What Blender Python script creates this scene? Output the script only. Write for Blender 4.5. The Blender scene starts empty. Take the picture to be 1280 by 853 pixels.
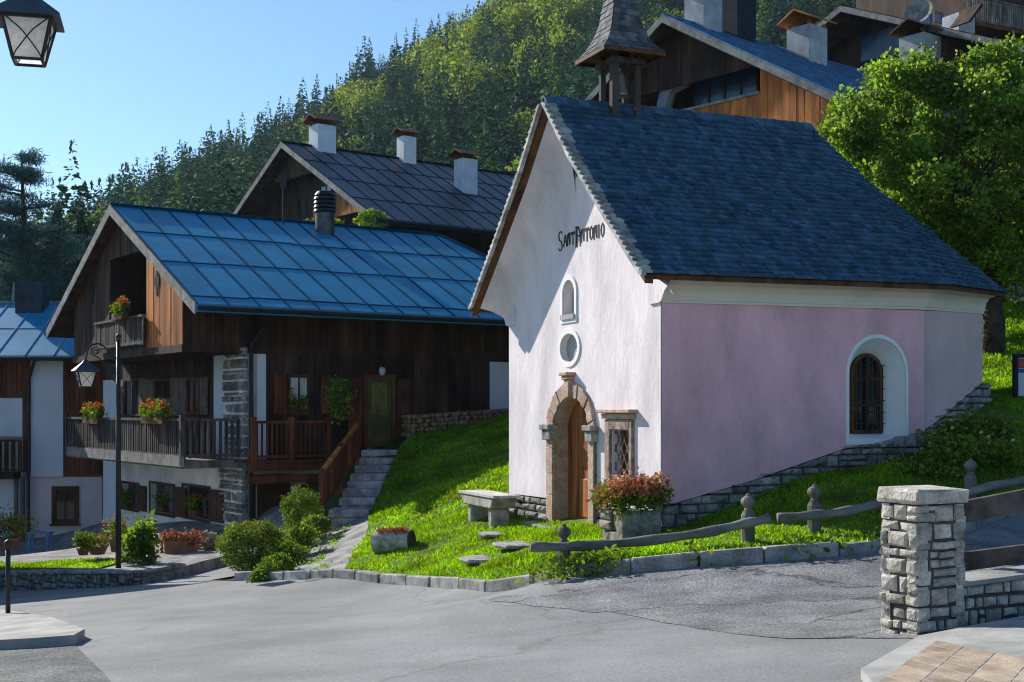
import bpy, bmesh, math, random
import numpy as np
from mathutils import Vector
from mathutils.geometry import delaunay_2d_cdt
random.seed(7); RNG = np.random.default_rng(7)
SC = bpy.context.scene; COL = SC.collection
F_, CX, HY = 1600.0, 640.0, 512.0          # focal length, principal column and eye level, as measured on the 1280 x 853 photograph

# ------------------------------------------------------------------ materials
MATS = {}
def pmat(name, col, rough=.8, var=.25, scale=3., island=0., bump=0., bscale=30., metal=0., trans=0., spec=.12,
         col2=None, hue=0., stretch=None, emit=None, alpha_glass=False, bdist=.02, fine=0., coat=0., cracks=None, fscale=None):
    m = bpy.data.materials.new(name); m.use_nodes = True
    nt = m.node_tree; N = nt.nodes; L = nt.links
    b = N['Principled BSDF']; out = N['Material Output']
    b.inputs['Roughness'].default_value = rough; b.inputs['Metallic'].default_value = metal
    b.inputs['Specular IOR Level'].default_value = spec
    if coat: b.inputs['Coat Weight'].default_value = coat
    geo = N.new('ShaderNodeNewGeometry')
    pos = geo.outputs['Position']
    if stretch:
        mp = N.new('ShaderNodeVectorMath'); mp.operation = 'MULTIPLY'; mp.inputs[1].default_value = stretch
        L.new(pos, mp.inputs[0]); pos = mp.outputs[0]
    nz = N.new('ShaderNodeTexNoise'); nz.inputs['Scale'].default_value = scale; nz.inputs['Detail'].default_value = 6
    nz.inputs['Roughness'].default_value = .62
    L.new(pos, nz.inputs['Vector'])
    c2 = col2 or tuple(c*(1-min(.9, 1.6*var)) for c in col)
    c1 = col if col2 else tuple(min(1, c*(1+.6*var)) for c in col)
    mr = N.new('ShaderNodeMapRange'); mr.inputs[1].default_value = .34; mr.inputs[2].default_value = .66
    L.new(nz.outputs['Fac'], mr.inputs[0])
    mx = N.new('ShaderNodeMix'); mx.data_type = 'RGBA'
    mx.inputs[6].default_value = (*c1, 1); mx.inputs[7].default_value = (*c2, 1)
    L.new(mr.outputs[0], mx.inputs[0]); cur = mx.outputs[2]
    if fine:
        n3 = N.new('ShaderNodeTexNoise'); n3.inputs['Scale'].default_value = fscale or bscale*1.7; n3.inputs['Detail'].default_value = 3
        L.new(geo.outputs['Position'], n3.inputs['Vector'])
        m3 = N.new('ShaderNodeMapRange'); m3.inputs[1].default_value = .3; m3.inputs[2].default_value = .7
        m3.inputs[3].default_value = 1-fine; m3.inputs[4].default_value = 1+fine
        L.new(n3.outputs['Fac'], m3.inputs[0])
        hv = N.new('ShaderNodeHueSaturation'); L.new(m3.outputs[0], hv.inputs['Value']); L.new(cur, hv.inputs['Color']); cur = hv.outputs[0]
    if island:
        hv = N.new('ShaderNodeHueSaturation')
        r = geo.outputs['Random Per Island']
        m2 = N.new('ShaderNodeMapRange'); m2.inputs[3].default_value = 1-island; m2.inputs[4].default_value = 1+island
        L.new(r, m2.inputs[0]); L.new(m2.outputs[0], hv.inputs['Value'])
        if hue:
            wn = N.new('ShaderNodeTexWhiteNoise'); wn.noise_dimensions = '1D'; L.new(r, wn.inputs['W'])
            m4 = N.new('ShaderNodeMapRange'); m4.inputs[3].default_value = .5-hue; m4.inputs[4].default_value = .5+hue
            L.new(wn.outputs['Value'], m4.inputs[0]); L.new(m4.outputs[0], hv.inputs['Hue'])
        L.new(cur, hv.inputs['Color']); cur = hv.outputs[0]
    if cracks:                                          # (cell scale, width, strength, stretch)
        nd = N.new('ShaderNodeTexNoise'); nd.inputs['Scale'].default_value = 1.3; nd.inputs['Detail'].default_value = 5; L.new(geo.outputs['Position'], nd.inputs['Vector'])
        ad = N.new('ShaderNodeVectorMath'); ad.operation = 'MULTIPLY_ADD'; ad.inputs[1].default_value = (.9,.9,.9); L.new(nd.outputs['Color'], ad.inputs[0]); L.new(geo.outputs['Position'], ad.inputs[2])
        st_ = N.new('ShaderNodeVectorMath'); st_.operation = 'MULTIPLY'; st_.inputs[1].default_value = cracks[3]; L.new(ad.outputs[0], st_.inputs[0])
        vo = N.new('ShaderNodeTexVoronoi'); vo.feature = 'DISTANCE_TO_EDGE'; vo.inputs['Scale'].default_value = cracks[0]; L.new(st_.outputs[0], vo.inputs['Vector'])
        mc = N.new('ShaderNodeMapRange'); mc.inputs[1].default_value = 0; mc.inputs[2].default_value = cracks[1]; mc.inputs[3].default_value = 1-cracks[2]; mc.inputs[4].default_value = 1
        L.new(vo.outputs['Distance'], mc.inputs[0]); hv = N.new('ShaderNodeHueSaturation'); L.new(mc.outputs[0], hv.inputs['Value']); L.new(cur, hv.inputs['Color']); cur = hv.outputs[0]
    L.new(cur, b.inputs['Base Color'])
    if bump:
        nb = N.new('ShaderNodeTexNoise'); nb.inputs['Scale'].default_value = bscale; nb.inputs['Detail'].default_value = 8
        nb.inputs['Roughness'].default_value = .65
        L.new(pos, nb.inputs['Vector'])
        bp = N.new('ShaderNodeBump'); bp.inputs['Strength'].default_value = bump; bp.inputs['Distance'].default_value = bdist
        L.new(nb.outputs['Fac'], bp.inputs['Height']); L.new(bp.outputs[0], b.inputs['Normal'])
    if emit: b.inputs['Emission Color'].default_value = (*emit[:3], 1); b.inputs['Emission Strength'].default_value = emit[3]
    if trans:
        tr = N.new('ShaderNodeBsdfTranslucent'); ms = N.new('ShaderNodeMixShader'); ms.inputs[0].default_value = trans
        sat = N.new('ShaderNodeHueSaturation'); sat.inputs['Saturation'].default_value = 1.1; sat.inputs['Value'].default_value = 1.25; sat.inputs['Hue'].default_value = .49
        L.new(cur, sat.inputs['Color']); L.new(sat.outputs[0], tr.inputs['Color'])
        L.new(b.outputs[0], ms.inputs[1]); L.new(tr.outputs[0], ms.inputs[2]); L.new(ms.outputs[0], out.inputs['Surface'])
    MATS[name] = m
    return m

# ------------------------------------------------------------------ mesh builder
def V3(p): return np.array(p, float)
class MB:
    def __init__(s): s.v = []; s.f = []; s.m = []
    def add(s, vs, fs, mi=0):
        n = len(s.v); s.v.extend(tuple(map(float, p)) for p in vs)
        s.f.extend(tuple(i+n for i in f) for f in fs); s.m.extend([mi]*len(fs)); return s
    def hexa(s, p, mi=0):
        return s.add(p, [(3,2,1,0),(4,5,6,7),(0,1,5,4),(1,2,6,5),(2,3,7,6),(3,0,4,7)], mi)
    def prism(s, base, off, mi=0):
        n = len(base); off = V3(off); top = [V3(p)+off for p in base]
        fs = [tuple(range(n))[::-1], tuple(range(n, 2*n))] + [(i, (i+1) % n, n+(i+1) % n, n+i) for i in range(n)]
        return s.add(list(base)+top, fs, mi)
    def box(s, c, size, mi=0, yaw=0.):
        ca, sa = math.cos(yaw), math.sin(yaw); x, y, z = [k/2 for k in size]; P = []
        for dz in (-z, z):
            for dx, dy in ((-x,-y),(x,-y),(x,y),(-x,y)): P.append((c[0]+ca*dx-sa*dy, c[1]+sa*dx+ca*dy, c[2]+dz))
        return s.hexa(P, mi)
    def bar(s, a, b, w, h, mi=0, up=(0,0,1)):
        a = V3(a); b = V3(b); d = b-a; d /= np.linalg.norm(d)+1e-9; up = V3(up)
        r = np.cross(d, up); r /= np.linalg.norm(r)+1e-9; t = np.cross(r, d); P = []
        for e in (a, b):
            for i, j in ((-1,-1),(1,-1),(1,1),(-1,1)): P.append(e+r*w/2*i+t*h/2*j)
        return s.hexa(P, mi)
    def tube(s, path, r, seg=8, mi=0, cap=True):
        path = [V3(p) for p in path]; n = len(path); rs = [r]*n if np.isscalar(r) else list(r)
        vs = []; prev = None
        for i, p in enumerate(path):
            d = path[min(i+1, n-1)]-path[max(i-1, 0)]; d /= np.linalg.norm(d)+1e-9
            if prev is None:
                ref = V3((0,0,1)) if abs(d[2]) < .9 else V3((1,0,0)); x = np.cross(d, ref)
            else: x = prev-d*np.dot(prev, d)
            x /= np.linalg.norm(x)+1e-9; prev = x; y = np.cross(d, x)
            for k in range(seg):
                t = 2*math.pi*k/seg; vs.append(p+rs[i]*(math.cos(t)*x+math.sin(t)*y))
        fs = [(i*seg+k, i*seg+(k+1) % seg, (i+1)*seg+(k+1) % seg, (i+1)*seg+k) for i in range(n-1) for k in range(seg)]
        if cap: fs += [tuple(range(seg))[::-1], tuple(range((n-1)*seg, n*seg))]
        return s.add(vs, fs, mi)
    def lathe(s, c, prof, seg=16, mi=0, sq=None):
        vs = []; n = len(prof); c = V3(c)
        for r, z in prof:
            for k in range(seg):
                t = 2*math.pi*(k+.5)/seg+(sq or 0); vs.append(c+V3((r*math.cos(t), r*math.sin(t), z)))
        fs = [(i*seg+k, i*seg+(k+1) % seg, (i+1)*seg+(k+1) % seg, (i+1)*seg+k) for i in range(n-1) for k in range(seg)]
        fs += [tuple(range(seg))[::-1], tuple(range((n-1)*seg, n*seg))]
        return s.add(vs, fs, mi)
    def build(s, name, mats, parent=None, at=None, smooth=False, bevel=0., recalc=True, rough=None):
        org = wl(parent) if parent is not None else V3(at if at is not None else (0,0,0))
        me = bpy.data.meshes.new(name)
        me.from_pydata([tuple(V3(p)-org) for p in s.v], [], s.f)
        mats = mats if isinstance(mats, (list, tuple)) else [mats]
        for m in mats: me.materials.append(m)
        if len(mats) > 1: me.polygons.foreach_set('material_index', s.m)
        if recalc or bevel:
            bm = bmesh.new(); bm.from_mesh(me)
            if recalc: bmesh.ops.recalc_face_normals(bm, faces=bm.faces)
            if bevel: bmesh.ops.bevel(bm, geom=list(bm.edges), offset=bevel, segments=1, affect='EDGES', clamp_overlap=True)
            if rough:
                for v in bm.verts:
                    v.co += Vector(RNG.normal(0, rough, 3))
            bm.to_mesh(me); bm.free()
        if smooth: me.polygons.foreach_set('use_smooth', [True]*len(me.polygons))
        me.update()
        o = bpy.data.objects.new(name, me); COL.objects.link(o)
        if parent is not None: o.parent = parent
        else: o.location = tuple(org)
        return o
def wl(o):
    p = V3((0,0,0))
    while o is not None: p = p+V3(o.location); o = o.parent
    return p
def npmesh(name, V, F, mat, parent=None, at=None, smooth=False, mi=None):
    org = wl(parent) if parent is not None else V3(at if at is not None else (0,0,0))
    V = (np.asarray(V, np.float32)-org.astype(np.float32)); F = np.asarray(F, np.int32); k = F.shape[1]
    me = bpy.data.meshes.new(name)
    me.vertices.add(len(V)); me.vertices.foreach_set('co', V.ravel())
    me.loops.add(F.size); me.loops.foreach_set('vertex_index', F.ravel())
    me.polygons.add(len(F)); me.polygons.foreach_set('loop_start', np.arange(0, F.size, k, dtype=np.int32))
    me.polygons.foreach_set('loop_total', np.full(len(F), k, np.int32))
    for m in (mat if isinstance(mat, (list, tuple)) else [mat]): me.materials.append(m)
    if mi is not None: me.polygons.foreach_set('material_index', np.asarray(mi, np.int32))
    if smooth: me.polygons.foreach_set('use_smooth', np.ones(len(F), bool))
    me.update(calc_edges=True); me.validate()
    o = bpy.data.objects.new(name, me); COL.objects.link(o)
    if parent is not None: o.parent = parent
    else: o.location = tuple(org)
    return o
def tag(o, label, cat, group=None, kind=None):
    if label: o['label'] = label
    if cat: o['category'] = cat
    if group: o['group'] = group
    if kind: o['kind'] = kind
    return o
def thing(name, loc, label, cat, group=None):
    o = bpy.data.objects.new(name, None); COL.objects.link(o); o.location = tuple(map(float, loc)); o.empty_display_size = .2
    return tag(o, label, cat, group)
def dup(root, loc, rz=0., scale=1., label=None, group=None):
    r = root.copy(); COL.objects.link(r); r.location = tuple(map(float, loc)); r.rotation_euler = (0,0,rz); r.scale = (scale,)*3
    if label: r['label'] = label
    if group: r['group'] = group
    for ch in list(root.children):
        c = ch.copy(); COL.objects.link(c); c.parent = r
        for g in list(ch.children):
            d = g.copy(); COL.objects.link(d); d.parent = c
    return r

# ------------------------------------------------------------------ frames: vertical planes standing in the place
class Fr:
    """o: a point (X, Y); bearing: where the right-hand axis points (degrees right of the view axis). n is the outward normal (90 deg clockwise)."""
    def __init__(s, o, bearing):
        b = math.radians(bearing); s.o = V3((o[0], o[1], 0)); s.A = V3((math.sin(b), math.cos(b), 0)); s.N = V3((math.cos(b), -math.sin(b), 0))
        s.yaw = math.pi/2-b
    def p(s, a, z, out=0.): return s.o+s.A*a+s.N*out+V3((0,0,z))
    def hit(s, px, py, out=0.):
        d = V3(((px-CX)/F_, 1, (HY-py)/F_)); t = np.dot(s.o+s.N*out, s.N)/np.dot(d, s.N); P = d*t
        return float(np.dot(P-s.o, s.A)), float(P[2])
    def rect(s, x0, y0, x1, y1, out=0.):
        xm, ym = (x0+x1)/2, (y0+y1)/2
        return s.hit(x0, ym, out)[0], s.hit(x1, ym, out)[0], s.hit(xm, y1, out)[1], s.hit(xm, y0, out)[1]
    def box(s, m, a0, a1, z0, z1, o0, o1, mi=0):
        return m.hexa([s.p(a0,z0,o0), s.p(a1,z0,o0), s.p(a1,z0,o1), s.p(a0,z0,o1), s.p(a0,z1,o0), s.p(a1,z1,o0), s.p(a1,z1,o1), s.p(a0,z1,o1)], mi)
    def prism(s, m, poly, o0, o1, mi=0):
        return m.prism([s.p(a, z, o0) for a, z in poly], s.N*(o1-o0), mi)
    def shift(s, a=0., out=0.):
        q = Fr((0,0), 0); q.A, q.N, q.yaw = s.A, s.N, s.yaw; q.o = s.o+s.A*a+s.N*out; return q
def arch(a0, a1, z0, zs, n=10, rise=None):
    c, r = (a0+a1)/2, (a1-a0)/2; h = rise if rise else r
    return [(a0, z0), (a1, z0)] + [(c+r*math.cos(t), zs+h*math.sin(t)) for t in np.linspace(0, math.pi, n)]
def oval(a0, a1, z0, z1, n=20):
    return [((a0+a1)/2+(a1-a0)/2*math.cos(t), (z0+z1)/2+(z1-z0)/2*math.sin(t)) for t in np.linspace(0, 2*math.pi, n, endpoint=False)]
def rectp(a0, a1, z0, z1): return [(a0,z0),(a1,z0),(a1,z1),(a0,z1)]
def grow(poly, d):
    c = np.mean(np.array(poly), axis=0); q = np.array(poly); lo, hi = q.min(0), q.max(0); s = (hi-lo+2*d)/(hi-lo); c = (hi+lo)/2
    return [tuple(c+(p-c)*s) for p in q]
def wall_holes(m, fr, outline, holes, depths, out=0., back=.3, mi=0, inner=None, mi_in=None):
    """A wall face with openings in it; each opening's reveal runs in by its depth (to inner[i], if splayed)."""
    pts = []; edges = []
    for loop in [outline]+list(holes):
        n = len(pts); pts += [Vector((float(a), float(z))) for a, z in loop]; edges += [(n+i, n+(i+1) % len(loop)) for i in range(len(loop))]
    vs, es, fs, *_ = delaunay_2d_cdt(pts, edges, [], 0, 1e-5)
    def inside(poly, x, y):
        c = False; j = len(poly)-1
        for i in range(len(poly)):
            if (poly[i][1] > y) != (poly[j][1] > y) and x < (poly[j][0]-poly[i][0])*(y-poly[i][1])/(poly[j][1]-poly[i][1])+poly[i][0]: c = not c
            j = i
        return c
    keep = []
    for f in fs:
        cx = sum(vs[i][0] for i in f)/len(f); cy = sum(vs[i][1] for i in f)/len(f)
        if inside(outline, cx, cy) and not any(inside(h, cx, cy) for h in holes): keep.append(f)
    m.add([fr.p(v[0], v[1], out) for v in vs], keep, mi)
    for k, h in enumerate(holes):
        q = inner[k] if inner and inner[k] else h; n = len(h)
        m.add([fr.p(a, z, out) for a, z in h]+[fr.p(a, z, out-depths[k]) for a, z in q], [(i, (i+1) % n, n+(i+1) % n, n+i) for i in range(n)], mi if mi_in is None else mi_in)
    n = len(outline)
    m.add([fr.p(a, z, out) for a, z in outline]+[fr.p(a, z, out-back) for a, z in outline], [(i, (i+1) % n, n+(i+1) % n, n+i) for i in range(n)], mi)
    return m
def ring(m, fr, outer, inner, o0, o1, mi=0):
    n = len(outer); vs = [fr.p(a,z,o1) for a,z in outer]+[fr.p(a,z,o1) for a,z in inner]+[fr.p(a,z,o0) for a,z in outer]+[fr.p(a,z,o0) for a,z in inner]
    fs = []
    for i in range(n):
        j = (i+1) % n; fs += [(i,j,n+j,n+i), (i,j,2*n+j,2*n+i), (n+i,n+j,3*n+j,3*n+i), (2*n+i,2*n+j,3*n+j,3*n+i)]
    return m.add(vs, fs, mi)
def planks(m, fr, a0, a1, zb, zt, out=0., th=.03, pitch=.16, mi=0, gap=.012, jit=.008):
    zb = zb if callable(zb) else (lambda a, z=zb: z); zt = zt if callable(zt) else (lambda a, z=zt: z)
    n = max(1, round((a1-a0)/pitch)); w = (a1-a0)/n
    for i in range(n):
        x0, x1 = a0+i*w+gap/2, a0+(i+1)*w-gap/2; j = random.uniform(-jit, jit)
        P = [fr.p(x,z,o) for z3 in (0,1) for x, z, o in ((x0,(zb,zt)[z3](x0),out-.02),(x1,(zb,zt)[z3](x1),out-.02),(x1,(zb,zt)[z3](x1),out+th+j),(x0,(zb,zt)[z3](x0),out+th+j))]
        if zt(x0)-zb(x0) > .02 or zt(x1)-zb(x1) > .02: m.hexa(P, mi)
    return m
def stones(m, fr, a0, a1, z0, z1, out=0., depth=.12, row=.16, jit=.02, asp=1.7, mi=0, gap=.018, zt=None):
    """Irregular coursed masonry: every stone its own chipped block."""
    z = z0
    while z < z1-.02:
        h = min(row*random.uniform(.6, 1.35), z1-z)
        if z1-(z+h) < row*.45: h = z1-z
        a = a0-random.uniform(0, .1)
        while a < a1-.01:
            w = row*asp*random.uniform(.45, 1.5); b = min(a+w, a1)
            if a1-b < row*.5: b = a1
            A, B = max(a, a0), b
            if B-A > .02:
                hh = [h]
                if h > row*1.0 and random.random() < .25: hh = [h*random.uniform(.4,.6)]; hh.append(h-hh[0])
                zz = z
                for k in hh:
                    g = gap/2; o = out+random.uniform(-jit, jit); c = lambda: random.uniform(-.3, .3)*gap
                    cz = zz+k-g; cl_, cr_ = (min(cz, zt(A)-g), min(cz, zt(B)-g)) if zt else (cz, cz)
                    if min(cl_, cr_)-zz-g < .015 < max(cl_, cr_)-zz-g: cl_, cr_ = max(cl_, zz+g+.012), max(cr_, zz+g+.012)
                    cz = (cl_+cr_)/2
                    if min(cl_, cr_)-zz-g > .01:
                        q = [(A+g+c(), zz+g+c()), (B-g+c(), zz+g+c()), (B-g+c(), cr_+(0 if zt else c())), (A+g+c(), cl_+(0 if zt else c()))]
                        ce = ((A+B)/2, (zz+cz)/2); ch = min(.022, .18*min(B-A, k)); f = []
                        for x, y in q: f.append((x+(ce[0]-x)*ch*2/max(.05, B-A), y+(ce[1]-y)*ch*2/max(.05, k)))
                        vs = [fr.p(x,y,out-depth) for x,y in q]+[fr.p(x,y,o-ch*.9) for x,y in q]+[fr.p(x,y,o+random.uniform(-.5,.5)*jit) for x,y in f]+[fr.p(ce[0],ce[1],o+.3*jit+random.uniform(0,.6)*jit)]
                        fs = [(i,(i+1)%4,4+(i+1)%4,4+i) for i in range(4)]+[(4+i,4+(i+1)%4,8+(i+1)%4,8+i) for i in range(4)]+[(8+i,8+(i+1)%4,12) for i in range(4)]
                        m.add(vs, fs, mi)
                    zz += k
            a = b
        z += h
    return m

# ------------------------------------------------------------------ foliage
def leaf_quads(C, size, flat=0., asp=.6, up=0.):
    """One small bent-less leaf (quad) per centre, turned at random."""
    n = len(C); d = RNG.normal(size=(n,3)); d[:,2] *= (1-flat); d /= np.linalg.norm(d, axis=1)[:,None]+1e-9
    nrm = RNG.normal(size=(n,3)); nrm[:,2] += up; r = np.cross(d, nrm); r /= np.linalg.norm(r, axis=1)[:,None]+1e-9
    s = (np.asarray(size)*RNG.uniform(.6, 1.35, n))[:,None] if np.ndim(size) == 0 else np.asarray(size)[:,None]
    a = d*s; b = r*s*asp*.5
    V = np.stack([C, C+a*.5+b, C+a, C+a*.5-b], 1).reshape(-1,3)
    return V, np.arange(4*n).reshape(n,4)
def blob_pts(c, r, n, shell=.55, lump=.25):
    d = RNG.normal(size=(n,3)); d /= np.linalg.norm(d, axis=1)[:,None]
    ph = RNG.uniform(0, 6, 6)
    l = 1+lump*(np.sin(3*d[:,0]+ph[0])*np.sin(4*d[:,1]+ph[1])+.6*np.sin(7*d[:,2]+ph[2]+3*d[:,0])+.5*np.sin(9*d[:,1]+ph[3]+5*d[:,2]))
    q = RNG.uniform(shell**3, 1, n)**(1/3)
    return V3(c)+d*(q*l)[:,None]*V3(r)
# ------------------------------------------------------------------ terrain (heights relative to the photographer's eye)
def at(px, py, Y): return ((px-CX)/F_*Y, Y, (HY-py)/F_*Y)
def road_z(X, Y): return -1.39+.081*X-.059*Y
CTRL = []
for Y in (-4, 2, 6, 10, 13):
    for X in (-14, -9, -5, -1, 3): CTRL.append((X, Y, road_z(X, Y)))
CTRL += [(X, Y, road_z(X, Y)) for X, Y in ((-4,16.5),(-1,16),(-8,17),(-12,19),(-4,20),(-8,21),(-12,24),(-8,25),(-11.5,28.5))]
for q in [(740,722,15.2),(870,707,15),(1000,697,15),(1100,688,15.3),(1200,668,16.2),(1290,650,17.5),   # kerb line, right
          (268,724,24.2),(375,724,22),(480,730,19.9),(560,737,18.2),(612,741,17),(660,738,16.4),
          (830,676,17.7),(640,652,22.8),(735,660,20.2),(1003,606,18.7),(1139,585,19.5),(1234,508,21.7),
          (705,708,15.9),(935,683,15.9),(1018,670,16.1),(1213,640,17),(870,668,17.8),(935,640,18.1),
          (490,690,22),(500,640,27),(505,600,31),(520,560,34.5),(512,548,36),(600,535,36.3),(630,560,31),(636,600,26.5),
          (600,640,23.6),(600,690,20),(560,700,20.5),(560,650,25),(560,600,30),(650,700,18),(760,690,16.9),
          (400,716,22.2),(415,690,25.6),(430,657,30),(452,563,34.4),
          (1255,465,26),(1240,446,27.5),(1272,503,22),(1200,563,18.8),(1280,560,19.5)]: CTRL.append(at(*q))
CTRL += [(-25,28,-4.0),(-25,10,-3.2),(-22,45,-4.9),(-16,44,-4.7),(-14,34,-4.0),(-10,31,-3.8),(-7.4,33.2,-3.78),(-6,31.5,-3.3),(-8.5,28,-3.65),(-12,31,-3.9),
         (0,42,-.3),(4,42,.4),(-4.2,38,-1.1),(-3.7,30.2,-2.66),(-3.6,31.3,-2.35),(-3.6,32.4,-1.95),(-3.5,33.5,-1.5),(-4.3,31.3,-2.5),(-4.3,32.6,-2.0),(2,28,-.9),(5,26,-.3),(8,27,1.0),(11,28,1.4),(12,20,-.2),(6.6,17.4,-1.2),(5,36,2.4),(12,36,3.6),
         (20,30,3),(20,14,-.6),(14,10,-.9),(8,9.5,-1.2),(14,2,-.4),(25,5,.3),(30,18,1.5),(0,52,2.6),(-12,58,2.5),(12,52,7),(24,52,8.5),(-28,62,-4),(-30,85,-3),(0,75,6),(25,75,12),(45,30,6),(45,60,12),(-45,20,-5),(-45,60,-6),(-30,-8,-2.4),(20,-8,.2)]
_c = np.array(CTRL)
def _phi(r2): return .5*r2*np.log(r2+1e-9)
def _fit(c):
    n = len(c); d2 = ((c[:,None,:2]-c[None,:,:2])**2).sum(-1); A = np.zeros((n+3, n+3)); A[:n,:n] = _phi(d2)+np.eye(n)*.6
    A[:n,n] = 1; A[:n,n+1:] = c[:,:2]; A[n:,:n] = A[:n,n:].T
    return np.linalg.solve(A, np.concatenate([c[:,2], np.zeros(3)]))
_w = _fit(_c)
def _rbf(X, Y):
    X = np.asarray(X, float); Y = np.asarray(Y, float); s = X.shape; x = X.ravel(); y = Y.ravel()
    d2 = (x[:,None]-_c[None,:,0])**2+(y[:,None]-_c[None,:,1])**2
    return (_phi(d2)@_w[:-3]+_w[-3]+_w[-2]*x+_w[-1]*y).reshape(s)
RK = np.array([(-900,.10),(-300,.10),(0,.113),(50,.122),(100,.137),(150,.162),(200,.182),(300,.212),(400,.247),(440,.263),(500,.287),(560,.300),(610,.322),(700,.355),(800,.40),(1280,.52),(2400,.6)], float)
Y1 = 430.
def M(X, Y):
    X = np.asarray(X, float); Y = np.asarray(Y, float); k = X/np.maximum(Y, 1)*F_+CX
    rr = np.interp(k, RK[:,0], RK[:,1])-.027
    r0 = np.minimum(.075, rr*.7); t = np.clip((Y-110)/(Y1-110), 0, 1)
    z = (r0+(rr-r0)*t**.75)*np.minimum(Y, Y1)-np.maximum(Y-Y1, 0)*.35
    return z+2.2*np.sin(X*.045+1)*np.sin(Y*.038)*np.clip(t*3, 0, 1)*(Y < Y1)
def H(X, Y):
    X = np.asarray(X, float); Y = np.asarray(Y, float)
    z = _rbf(np.clip(X, -55, 50), np.clip(Y, -12, 92)); s = np.clip((Y-70)/45, 0, 1); s = s*s*(3-2*s)
    return z*(1-s)+M(X, Y)*s
def h(x, y): return float(H(np.array([x]), np.array([y]))[0])
def G(px, py, y0=6., y1=60., lift=0.):
    """Where the sight line through a point of the photograph meets the ground."""
    Y = np.linspace(y0, y1, 700); X = (px-CX)/F_*Y; z = (HY-py)/F_*Y; d = z-(H(X, Y)+lift); i = np.argmax(d < 0)
    if i == 0: i = 1
    t = d[i-1]/(d[i-1]-d[i]+1e-9); y = Y[i-1]+t*(Y[i]-Y[i-1])
    return ((px-CX)/F_*y, y)
def gp(px, py, **k): x, y = G(px, py, **k); return V3((x, y, h(x, y)))
def spline(P, n=6):
    P = np.array(P, float); out = []
    for i in range(len(P)-1):
        p0, p1, p2, p3 = P[max(i-1,0)], P[i], P[i+1], P[min(i+2, len(P)-1)]
        for t in np.linspace(0, 1, n, endpoint=False):
            out.append(.5*(2*p1+(p2-p0)*t+(2*p0-5*p1+4*p2-p3)*t*t+(3*p1-p0-3*p2+p3)*t**3))
    out.append(P[-1]); return np.array(out)
def inpoly(poly, x, y):
    poly = np.asarray(poly)[:, :2]; c = np.zeros(np.shape(x), bool); j = len(poly)-1
    for i in range(len(poly)):
        xi, yi = poly[i]; xj, yj = poly[j]
        c ^= ((yi > y) != (yj > y)) & (x < (xj-xi)*(y-yi)/(yj-yi+1e-12)+xi); j = i
    return c
def drape(name, poly, step, lift, mat, zf=None, kind='structure', bump=0., skirt=0., parent=None, wav=0.):
    poly = [tuple(p[:2]) for p in poly]; a = np.array(poly); pts = []
    n = len(poly)
    for i in range(n):
        p, q = a[i], a[(i+1) % n]; k = max(1, int(np.linalg.norm(q-p)/step))
        for t in range(k): pts.append(p+(q-p)*t/k)
    nb = len(pts); edges = [(i, (i+1) % nb) for i in range(nb)]
    gx, gy = np.meshgrid(np.arange(a[:,0].min(), a[:,0].max(), step), np.arange(a[:,1].min(), a[:,1].max(), step)); gx = gx.ravel(); gy = gy.ravel()
    gx = gx+RNG.uniform(-.2,.2,gx.shape)*step; gy = gy+RNG.uniform(-.2,.2,gy.shape)*step
    k = inpoly(a, gx, gy); P = [Vector((float(p[0]), float(p[1]))) for p in pts]+[Vector((float(x), float(y))) for x, y in zip(gx[k], gy[k])]
    vs, es, fs, *_ = delaunay_2d_cdt(P, edges, [], 1, 1e-4)
    v = np.array([(p[0], p[1]) for p in vs]); z = (zf or H)(v[:,0], v[:,1])+lift
    if wav: z = z+wav*(np.sin(v[:,0]*2.1+np.sin(v[:,1]*1.3))*np.sin(v[:,1]*1.7+.6*v[:,0]))
    m = MB(); m.add(np.column_stack([v, z]), [tuple(f) for f in fs])
    if skirt:
        b = np.array(pts); zb = (zf or H)(b[:,0], b[:,1])+lift; n0 = len(b)
        m.add(list(np.column_stack([b, zb]))+list(np.column_stack([b, zb-skirt])), [(i,(i+1)%n0,n0+(i+1)%n0,n0+i) for i in range(n0)])
    c = a.mean(0); o = m.build(name, mat, at=(c[0], c[1], h(*c)) if parent is None else None, parent=parent, smooth=not skirt)
    if parent is None and kind: o['kind'] = kind
    return o

# materials of the ground
m_soil = pmat('soil', (.05,.07,.02), var=.4, scale=.6, bump=.5, bscale=9, bdist=.05)
m_lawn = pmat('turf', (.11,.17,.02), var=.4, scale=.9, bump=.6, bscale=25, bdist=.05)
m_road = pmat('asphalt', (.235,.235,.235), rough=.85, var=.17, scale=.5, bump=.35, bscale=70, bdist=.01, fine=.2, fscale=38, cracks=(.13,.005,.22,(1,1,1)))
m_old = pmat('old_asphalt', (.27,.27,.272), rough=.9, var=.28, scale=1.1, bump=1., bscale=30, bdist=.04, fine=.35, fscale=30, cracks=(.55,.02,.6,(.45,1.3,1)))
m_concrete = pmat('concrete', (.36,.35,.33), var=.25, scale=1.6, bump=.35, bscale=45, bdist=.01, fine=.15)
m_stonegrey = pmat('grey_stone', (.33,.32,.30), var=.35, scale=4, bump=.8, bscale=28, bdist=.02, fine=.25, island=.22)
m_mount = pmat('forest_floor', (.03,.045,.02), var=.4, scale=.05)

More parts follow.
